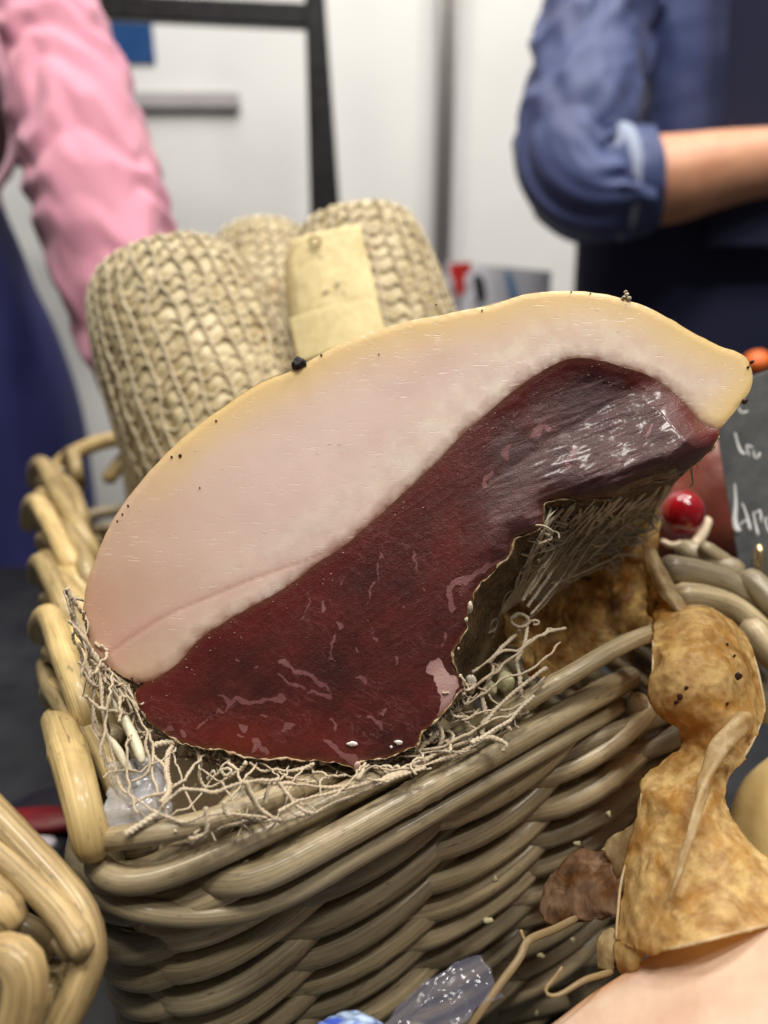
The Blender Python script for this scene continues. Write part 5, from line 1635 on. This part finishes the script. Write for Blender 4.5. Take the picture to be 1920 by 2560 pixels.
def sheet(name, rows, mat, parent, nu=46, nv=40, wr=0.0012, seed=0, th=0.00025, freq=130):
    g = np.array([[P(*p) for p in row] for row in rows])
    g = np.array([cr(r_, nv) for r_ in g])
    g = np.stack([cr(g[:, j], nu) for j in range(nv)], 1)
    du, dv = np.gradient(g, axis=0), np.gradient(g, axis=1)
    nn = np.cross(du, dv)
    nn /= np.linalg.norm(nn, axis=2)[..., None] + 1e-12
    rdg = 1 - np.abs(fbm(g * freq, seed, 3)) * 1.4
    g = g + nn * (wr * (0.8 * fbm(g * freq * 0.42, seed + 5, 2) + 0.6 * rdg))[..., None]
    ed = fbm(g * 420, seed + 9, 2)
    g[0] += du[0] / (np.linalg.norm(du[0], axis=1)[:, None]) * (ed[0] * 0.0007)[:, None]
    g[-1] += du[-1] / (np.linalg.norm(du[-1], axis=1)[:, None]) * (ed[-1] * 0.0007)[:, None]
    g[:, 0] += dv[:, 0] / (np.linalg.norm(dv[:, 0], axis=1)[:, None] + 1e-9) * (ed[:, 0] * 0.0008)[:, None]
    g[:, -1] += dv[:, -1] / (np.linalg.norm(dv[:, -1], axis=1)[:, None] + 1e-9) * (ed[:, -1] * 0.0008)[:, None]
    o = fix_normals(mk(name, g.reshape(-1, 3), grid_faces(nu, nv), mat, parent))
    m = o.modifiers.new('solid', 'SOLIDIFY')
    m.thickness = th
    return o


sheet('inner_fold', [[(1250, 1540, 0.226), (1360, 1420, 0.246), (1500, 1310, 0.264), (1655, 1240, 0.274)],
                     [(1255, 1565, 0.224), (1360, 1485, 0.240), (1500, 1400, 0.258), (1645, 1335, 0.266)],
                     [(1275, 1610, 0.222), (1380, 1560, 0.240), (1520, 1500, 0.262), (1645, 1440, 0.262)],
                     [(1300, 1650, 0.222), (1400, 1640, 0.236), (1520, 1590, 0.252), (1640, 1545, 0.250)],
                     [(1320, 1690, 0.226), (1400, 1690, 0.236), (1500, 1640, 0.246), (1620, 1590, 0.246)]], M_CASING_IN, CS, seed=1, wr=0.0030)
sheet('pale_edge', [[(1606, 1360, 0.246), (1628, 1368, 0.244), (1640, 1380, 0.246)],
                    [(1622, 1440, 0.238), (1650, 1440, 0.234), (1672, 1440, 0.238)],
                    [(1650, 1490, 0.232), (1678, 1490, 0.230), (1700, 1488, 0.234)],
                    [(1690, 1532, 0.228), (1705, 1530, 0.227), (1724, 1524, 0.230)]], M_CASING_PALE, CS, 30, 16, 0.0004, 2)
sheet('inner_fold', [[(1615, 1400, 0.250), (1630, 1420, 0.244), (1650, 1460, 0.240)],
                     [(1618, 1460, 0.246), (1640, 1480, 0.240), (1680, 1520, 0.233)],
                     [(1622, 1540, 0.240), (1650, 1550, 0.236), (1700, 1560, 0.230)]], M_CASING, CS, 20, 16, 0.0008, 12)
sheet('main_flap', [[(1632, 1530, 0.234), (1680, 1524, 0.231), (1752, 1515, 0.229), (1808, 1540, 0.231), (1862, 1590, 0.236)],
                    [(1633, 1580, 0.224), (1690, 1575, 0.218), (1760, 1572, 0.215), (1830, 1600, 0.218), (1888, 1656, 0.226)],
                    [(1633, 1660, 0.214), (1690, 1660, 0.206), (1760, 1660, 0.203), (1840, 1680, 0.208), (1903, 1718, 0.218)],
                    [(1631, 1756, 0.210), (1690, 1770, 0.203), (1760, 1765, 0.200), (1840, 1765, 0.204), (1910, 1764, 0.214)],
                    [(1690, 1812, 0.210), (1738, 1820, 0.205), (1790, 1815, 0.201), (1850, 1815, 0.202), (1898, 1815, 0.208)],
                    [(1712, 1862, 0.209), (1752, 1876, 0.204), (1800, 1878, 0.200), (1836, 1880, 0.200), (1866, 1880, 0.203)],
                    [(1676, 1898, 0.206), (1728, 1926, 0.200), (1780, 1930, 0.195), (1805, 1928, 0.194), (1826, 1932, 0.196)],
                    [(1622, 1938, 0.205), (1684, 1958, 0.199), (1740, 1968, 0.192), (1775, 1972, 0.190), (1812, 1982, 0.192)],
                    [(1606, 1980, 0.201), (1650, 2000, 0.194), (1710, 2012, 0.188), (1770, 2020, 0.186), (1826, 2032, 0.189)],
                    [(1596, 2060, 0.197), (1650, 2070, 0.189), (1720, 2075, 0.183), (1790, 2080, 0.181), (1880, 2110, 0.184)],
                    [(1556, 2190, 0.192), (1630, 2190, 0.182), (1720, 2180, 0.176), (1810, 2180, 0.173), (1960, 2200, 0.176)],
                    [(1545, 2280, 0.187), (1620, 2285, 0.177), (1720, 2275, 0.170), (1820, 2270, 0.167), (1960, 2260, 0.170)],
                    [(1540, 2350, 0.184), (1620, 2385, 0.173), (1700, 2372, 0.166), (1800, 2348, 0.163), (1960, 2305, 0.166)]], M_CASING, CS, 240, 84, 0.0012, 3)
sheet('torn_tip', [[(1545, 2340, 0.184), (1580, 2360, 0.178), (1625, 2380, 0.174)],
                   [(1540, 2400, 0.182), (1575, 2410, 0.177), (1606, 2400, 0.175)],
                   [(1556, 2440, 0.182), (1575, 2455, 0.179), (1592, 2440, 0.178)]], M_CASING, CS, 24, 20, 0.0009, 6)
sheet('pale_tip', [[(1512, 2328, 0.190), (1530, 2320, 0.187), (1545, 2330, 0.185)],
                   [(1494, 2360, 0.188), (1515, 2370, 0.185), (1540, 2380, 0.183)],
                   [(1498, 2418, 0.186), (1515, 2425, 0.184), (1538, 2428, 0.183)]], M_CASING_PALE, CS, 20, 16, 0.0006, 7)
sheet('pale_corner', [[(1500, 2125, 0.205), (1545, 2085, 0.203), (1598, 2048, 0.200)],
                      [(1520, 2140, 0.203), (1555, 2110, 0.201), (1590, 2090, 0.198)],
                      [(1545, 2195, 0.201), (1560, 2180, 0.199), (1575, 2150, 0.197)]], M_CASING_PALE, CS, 24, 20, 0.0009, 8)
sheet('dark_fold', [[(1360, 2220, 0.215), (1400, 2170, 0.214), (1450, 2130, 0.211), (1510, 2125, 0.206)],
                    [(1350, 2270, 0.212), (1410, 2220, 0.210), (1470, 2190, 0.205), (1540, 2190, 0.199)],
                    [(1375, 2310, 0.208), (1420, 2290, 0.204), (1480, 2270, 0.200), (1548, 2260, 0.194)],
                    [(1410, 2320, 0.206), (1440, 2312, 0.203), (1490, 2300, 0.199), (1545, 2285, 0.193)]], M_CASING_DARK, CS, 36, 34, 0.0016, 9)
M_EDGE = m_casing('lit_casing_edge', srgb(222, 196, 146), srgb(242, 228, 196), srgb(200, 170, 118))  # pale tubes imitating light caught on the thin flap edges
for k, L in enumerate(([(1634, 1532, 0.2335), (1680, 1523, 0.2305), (1752, 1514, 0.2285), (1808, 1539, 0.2305), (1862, 1589, 0.2355), (1888, 1655, 0.2255), (1903, 1717, 0.2175), (1910, 1764, 0.2135), (1898, 1816, 0.2075), (1866, 1882, 0.2025), (1822, 1932, 0.1955)],
                       [(1633, 1600, 0.2215), (1632, 1660, 0.2135), (1630, 1756, 0.2095), (1650, 1790, 0.2095), (1690, 1815, 0.2095)],
                       [(1603, 1985, 0.1995), (1596, 2060, 0.1965), (1556, 2190, 0.1915), (1545, 2280, 0.1865), (1540, 2350, 0.1835)],
                       [(1620, 2382, 0.1725), (1700, 2367, 0.1655), (1800, 2342, 0.1625), (1960, 2302, 0.1655)])):
    rod('lit_edge', [P(*p) for p in L], 0.00032, M_EDGE, CS, seg=8, step=0.0012, rvar=0.4, seed=60 + k)
# pale twisted cord of casing running down the flap
pts = [(1872, 1790, 0.194, 1.3), (1850, 1806, 0.193, 1.6), (1822, 1838, 0.191, 1.5), (1795, 1874, 0.189, 1.55), (1776, 1920, 0.186, 1.3), (1760, 1962, 0.183, 1.25), (1744, 2020, 0.179, 0.9),
       (1730, 2078, 0.176, 0.8), (1712, 2136, 0.173, 0.7), (1695, 2192, 0.171, 0.6), (1672, 2252, 0.169, 0.3)]
rod('pale_cord', [np.append(P(x, y, d), k) for x, y, d, k in pts], 0.0016, M_CASING_PALE, CS, seg=16, step=0.0012, rvar=0.35, lobes=3, twist=90, lob=0.22, seed=7)
for k, (x, y, d) in enumerate(((1846, 1690, 0.2045), (1784, 1912, 0.1855), (1818, 1760, 0.2005), (1818, 1612, 0.2135), (1836, 1640, 0.2095), (1700, 1742, 0.2015), (1716, 1722, 0.2015), (1738, 1694, 0.2025), (1690, 1756, 0.2025))):
    v, f, a = blob(P(x, y, d), (0.0013, 0.0007, 0.0006, 0.0006, 0.0005, 0.0010, 0.0008, 0.0007, 0.0007)[k], 220 + k, 2, (0.8, 0.4, 1.1), 0.3)
    mk('dark_spot', v, f, M_SPECK, CS, attrs={'rc': a})
# hooked string and a dry twig at the bottom
M_TWIG = m_wicker('dry_twig', srgb(176, 150, 104), srgb(120, 96, 60), 0.5)
rod('hooked_string', [P(x, y, d) for x, y, d in ((1406, 2418, 0.178), (1385, 2448, 0.177), (1364, 2472, 0.176), (1372, 2488, 0.175), (1400, 2486, 0.175), (1458, 2452, 0.177), (1500, 2438, 0.180), (1530, 2430, 0.182))], 0.0006, M_TWIG, CS, seg=10, step=0.001, rvar=0.3)
tw = thing('dry_twig', 'thin forked dry twig standing in front of the basket', 'twig', P(1180, 2640, 0.17))
rod('stem', [P(x, y, d) for x, y, d in ((1120, 2660, 0.168), (1180, 2560, 0.170), (1243, 2470, 0.174), (1298, 2396, 0.178), (1320, 2352, 0.181), (1388, 2322, 0.186), (1440, 2296, 0.190))], 0.0008, M_TWIG, tw, seg=10, step=0.0015, rvar=0.25)
rod('side_shoot', [P(x, y, d) for x, y, d in ((1318, 2356, 0.181), (1308, 2344, 0.1815), (1302, 2326, 0.182))], 0.0006, M_TWIG, tw, seg=8, step=0.0012, rvar=0.2)

# ------------------------------------------------------------------ slate sign at right
SL0, SL1, SL2 = P(1772, 975, 0.302), P(1856, 1475, 0.286), P(2120, 1010, 0.262)
sx = (SL2 - SL0)
sx -= 0
sy = (SL0 - SL1)
hgt = np.linalg.norm(sy)
sy = sy / hgt
sn = np.cross(sx, sy)
sn /= np.linalg.norm(sn)
sx = np.cross(sy, sn)
wid = 0.095
SLT = thing('slate_sign', 'grey slate price sign with white chalk writing at right edge', 'sign', SL1)
t = NT('slate')
_v = t.obj()
_n = t.noise(_v, 90, 6, 0.7)
t.P(Base_Color=t.mix(t.ramp(_n, [(0.35, 0.0), (0.7, 1.0)]), srgb(78, 82, 86), srgb(108, 112, 114)), Roughness=0.6)
t.bump(t.noise(_v, 300, 4), 0.3, 0.0005)
V, F = box_geo(SL1 + sx * wid / 2 + sy * hgt / 2 - sn * 0.0015, wid, hgt, 0.003, ax=[sx, sy, sn])
o = mk('panel', V, F, t.m, SLT, smooth=False)
o.modifiers.new('bevel', 'BEVEL').width = 0.0006
M_CHALK = plain('chalk', srgb(226, 228, 230), 0.9, 0.12, 900, 0.5, 0.0004)


def on_slate(x, y):
    r = ray(x, y)
    tt = np.dot(SL1 - sn * 0.0006 - EYE, sn) / np.dot(r, sn)
    return EYE + r * tt


for L in ([(575, 600), (600, 655), (650, 640)], [(548, 795), (575, 900), (600, 962), (628, 968)], [(640, 885), (650, 960), (668, 985)], [(628, 940), (655, 905), (690, 925)],
          [(690, 930), (700, 985), (722, 1010), (742, 960)],
          [(548, 1185), (556, 1330), (548, 1480), (566, 1556), (590, 1548)], [(600, 1335), (628, 1400), (650, 1480), (668, 1560)], [(572, 1530), (612, 1490), (652, 1470)],
          [(690, 1400), (706, 1500), (728, 1600)], [(690, 1440), (740, 1400), (752, 1500)], [(780, 1440), (792, 1520), (815, 1580)], [(790, 1470), (840, 1440)]):
    rod('chalk_stroke', [on_slate(x / 3.073 + 1660, y / 3.073 + 820) for x, y in L], 0.0012, M_CHALK, SLT, seg=8, step=0.0012, rvar=0.4, flat=1.0)
clip = rod('clip', [on_slate(1908, 1365) + sn * 0.003, on_slate(1912, 1420) + sn * 0.004, on_slate(1918, 1500) + sn * 0.002], 0.0022, plain('clip_metal', srgb(200, 180, 140), 0.2, 0.1, 60, Metallic=0.9), SLT, seg=10, step=0.002)

# ------------------------------------------------------------------ small things around the rim
t = NT('berry_red')
_v = t.obj()
t.P(Base_Color=t.mix(t.ramp(t.noise(_v, 120, 4), [(0.3, 0.0), (0.7, 1.0)]), srgb(120, 4, 16), srgb(160, 12, 26)), Roughness=0.16, Coat_Weight=0.7, Coat_Roughness=0.06)
bc = P(1706, 1285, 0.300)
br = thing('red_berry', 'shiny red berry in a pale cup behind the right rim', 'berry', bc - np.array([0, 0, 0.009]))
v, f, a = blob(bc, 0.0090, 250, 4, (0.98, 0.98, 1.08), 0.02)
mk('fruit', v, f, t.m, br)
pts = [P(1655, 1352, 0.296), P(1680, 1364, 0.292), P(1705, 1360, 0.291), P(1728, 1366, 0.292), P(1752, 1340, 0.296), P(1768, 1300, 0.302)]
rod('pale_cup', pts, 0.0018, plain('cup_pale', srgb(226, 206, 176), 0.5, 0.15, 300), br, seg=10, step=0.0015, rvar=0.35)

M_DMEAT = plain('brown_red_meat', srgb(126, 62, 50), 0.4, 0.45, 22, 0.4, 0.002)
v, f, a = blob(P(1780, 1285, 0.385), 0.037, 260, 4, (1.0, 0.8, 1.15), 0.12)
tag(mk('cured_meat_piece', v, f, M_DMEAT), 'brown red piece of cured meat behind the red berry', 'cured meat')
v, f, a = blob(P(1893, 905, 0.56), 0.0098, 262, 3, (1.1, 1, 0.9), 0.12)
tag(mk('orange_fruit', v, f, plain('orange_peel', srgb(222, 104, 30), 0.5, 0.1, 200, 0.3)), 'small orange round thing beyond the right tip of the pork', 'fruit')
pk = thing('meat_packet', 'clear packet of red meat with white label behind the slate sign', 'packet', P(1960, 1120, 0.46))
v, f, a = blob(P(1975, 1075, 0.47), 0.024, 264, 3, (1.2, 0.6, 1.1), 0.15)
mk('meat', v, f, plain('packet_meat', srgb(150, 58, 40), 0.35, 0.3, 40), pk)
v, f, a = blob(P(1955, 985, 0.455), 0.017, 266, 3, (1.0, 0.5, 0.9), 0.12)
mk('white_label', v, f, plain('label_white', srgb(226, 226, 230), 0.5, 0.04), pk)

M_NUG = plain('pale_green_white', srgb(206, 202, 156), 0.4, 0.15, 150, 0.3, 0.0006)
for k, (x, y, r, lab) in enumerate(((1264, 1703, 0.0027, 'larger pale green nugget caught behind the torn net'), (1226, 1722, 0.0020, 'smaller pale green nugget beside the larger one behind the net'))):
    v, f, a = blob(P(x, y, 0.2165), r, 270 + k, 3, (0.95, 0.9, 1.15), 0.2)
    tag(mk('pale_nugget', v, f, M_NUG), lab, 'nugget', 'nuggets behind the net')
v, f, a = blob(P(1178, 1710, 0.2045), 0.0021, 275, 3, (0.7, 0.5, 1.6), 0.3)
tag(mk('fat_scrap', v, f, plain('scrap_white', srgb(214, 208, 190), 0.5, 0.1, 200, 0.3)), 'small white scrap hanging at the notch below the mouldy rind', 'scrap')

M_CRUMB = plain('crumb_pale', srgb(178, 168, 130), 0.6, 0.2, 400, 0.5)
for k, (x, y, r) in enumerate(((1238, 2198, 1.2), (1443, 2108, 1.2), (1521, 2036, 1.3), (1220, 2302, 1.6), (1432, 2351, 1.2), (1353, 2389, 1.2), (1342, 2533, 1.1))):
    c = on_front(x, y, 0.0125)
    v, f, a = blob(c, 0.00075 * r, 280 + k, 2, (1.3, 0.8, 0.9) if k % 2 else (0.8, 0.8, 1.3), 0.5)
    tag(mk('crumb', v, f, M_CRUMB), 'tiny pale crumb clinging to the shaded weave of the basket front', 'crumb', 'crumbs on the basket front')

# ------------------------------------------------------------------ pale pork at lower right
t = NT('pale_pork')
_v = t.obj()
_n = t.noise(_v, 60, 5)
_c = t.mix(t.ramp(_n, [(0.35, 0.0), (0.65, 1.0)]), srgb(204, 168, 144), srgb(220, 192, 168))
t.P(Base_Color=t.mix(t.attr('rind').outputs['Fac'], _c, srgb(196, 140, 92)), Roughness=0.45, Subsurface_Weight=0.3, Subsurface_Radius=(1, 0.55, 0.4), Subsurface_Scale=0.004)
t.bump(t.noise(_v, 200, 4), 0.3, 0.0008)
M_PALE = t.m
M_PALE2 = plain('pale_pork_rind', srgb(240, 208, 140), 0.5, 0.12, 30, 0.3, 0.001, Subsurface_Weight=0.25, Subsurface_Radius=(1, 0.55, 0.4), Subsurface_Scale=0.005)
v, f, a = blob((0, 0, 0), 1.0, 300, 5, (1, 1, 1), 0.0)
v = np.sign(v) * np.abs(v) ** 0.42
v /= np.abs(v).max()
rind_w = np.clip((v[:, 1] - 0.45) * 3, 0, 1)
v = v * (1 + 0.03 * fbm(v * 1.5, 12, 3))[:, None]
_an = math.radians(31)
ax1, ax3 = RT * math.cos(_an) + UP * math.sin(_an), UP * math.cos(_an) - RT * math.sin(_an)
ax3 = ax3 * 0.93 + FWD * 0.36
v = P(2010, 2860, 0.152) + v[:, :1] * ax1 * 0.060 + v[:, 1:2] * FWD * 0.022 + v[:, 2:3] * ax3 * 0.034
tag(mk('pork_slab', v, f, M_PALE, attrs={'rind': rind_w}), 'pale peach slab of pork fat in the lower right corner under the casing', 'pork fat', 'pale pork at lower right')
v, f, a = blob((0, 0, 0), 1.0, 302, 5, (1, 1, 1), 0.04)
v = P(2110, 2180, 0.245) + v[:, :1] * RT * 0.037 + v[:, 1:2] * FWD * 0.03 + v[:, 2:3] * UP * 0.046
tag(mk('pork_slab', v, f, M_PALE2), 'yellowish pork slab at the right edge beside the basket corner', 'pork fat', 'pale pork at lower right')

# ------------------------------------------------------------------ plastic film and packets
M_FILM = m_film('clear_film', (0.30, 0.30, 0.40, 1), 0.10, 0.10)
M_FILM2 = m_film('clear_film_thin', (0.6, 0.6, 0.62, 1), 0.18, 0.25)
FM = sheet('plastic_film', [[(930, 2620, 0.160), (1010, 2500, 0.170), (1120, 2420, 0.178), (1200, 2395, 0.182)],
                            [(1000, 2640, 0.158), (1070, 2540, 0.168), (1160, 2470, 0.175), (1235, 2450, 0.178)],
                            [(1080, 2660, 0.156), (1140, 2580, 0.165), (1210, 2520, 0.170), (1255, 2500, 0.174)]], M_FILM, None, 36, 36, 0.0016, 21, 0.0002)
tag(FM, 'crumpled clear plastic film standing at the bottom before the basket', 'plastic film')
t = NT('blue_glare_plastic')
_v = t.obj()
t.P(Base_Color=t.mix(t.ramp(t.noise(_v, 160, 4), [(0.4, 0.0), (0.55, 1.0)]), srgb(70, 96, 200), srgb(190, 214, 246)), Roughness=0.12, Coat_Weight=0.8, Coat_Roughness=0.05)  # reflection on clear plastic painted in as blue and near-white patches
t.bump(t.noise(_v, 140, 3), 0.6, 0.003)
pkt = sheet('plastic_packet', [[(830, 2560, 0.168), (866, 2540, 0.170), (910, 2538, 0.170), (950, 2558, 0.168)],
                               [(770, 2600, 0.158), (850, 2580, 0.160), (930, 2580, 0.160), (1000, 2600, 0.158)],
                               [(740, 2700, 0.150), (840, 2690, 0.150), (940, 2690, 0.150), (1040, 2700, 0.150)]], t.m, None, 24, 30, 0.0016, 22, 0.004)
tag(pkt, 'plastic packet with a painted blue-white reflection at the bottom edge of the picture', 'packet')
FM2 = sheet('plastic_film', [[(262, 1905, 0.190), (310, 1900, 0.190), (370, 1890, 0.192), (410, 1905, 0.193)],
                             [(270, 1960, 0.184), (320, 1960, 0.184), (380, 1950, 0.186), (420, 1960, 0.187)],
                             [(260, 2020, 0.178), (320, 2020, 0.178), (380, 2010, 0.180), (430, 2005, 0.182)],
                             [(250, 2060, 0.176), (310, 2065, 0.176), (370, 2050, 0.178), (420, 2040, 0.180)]], M_FILM2, None, 30, 30, 0.0018, 23, 0.0002)
tag(FM2, 'wrinkled clear film tucked inside the front left basket corner', 'plastic film')

# red printed packet on the counter between the baskets
rp = thing('printed_packet', 'red printed packet lying on the black counter between the two baskets', 'packet', PZ(120, 2080, 0.0))
c = PZ(110, 2090, 0.03)
v, f, a = blob(c, 0.030, 320, 4, (1.1, 0.9, 0.5), 0.12)
mk('pouch', v, f, plain('pouch_dark', srgb(40, 36, 44), 0.4, 0.5, 60), rp)
v, f, a = blob(PZ(96, 2052, 0.046), 0.014, 322, 3, (1.6, 0.6, 0.3), 0.1)
mk('red_band', v, f, plain('band_red', srgb(120, 16, 20), 0.5, 0.1), rp)
v, f, a = blob(PZ(104, 2108, 0.052), 0.006, 324, 2, (1, 0.6, 0.4), 0.2)
mk('white_print', v, f, plain('print_white', srgb(206, 196, 206), 0.5), rp)
v, f, a = blob(PZ(118, 2140, 0.050), 0.005, 326, 2, (1, 0.6, 0.4), 0.2)
mk('green_print', v, f, plain('print_green', srgb(92, 120, 104), 0.5), rp)
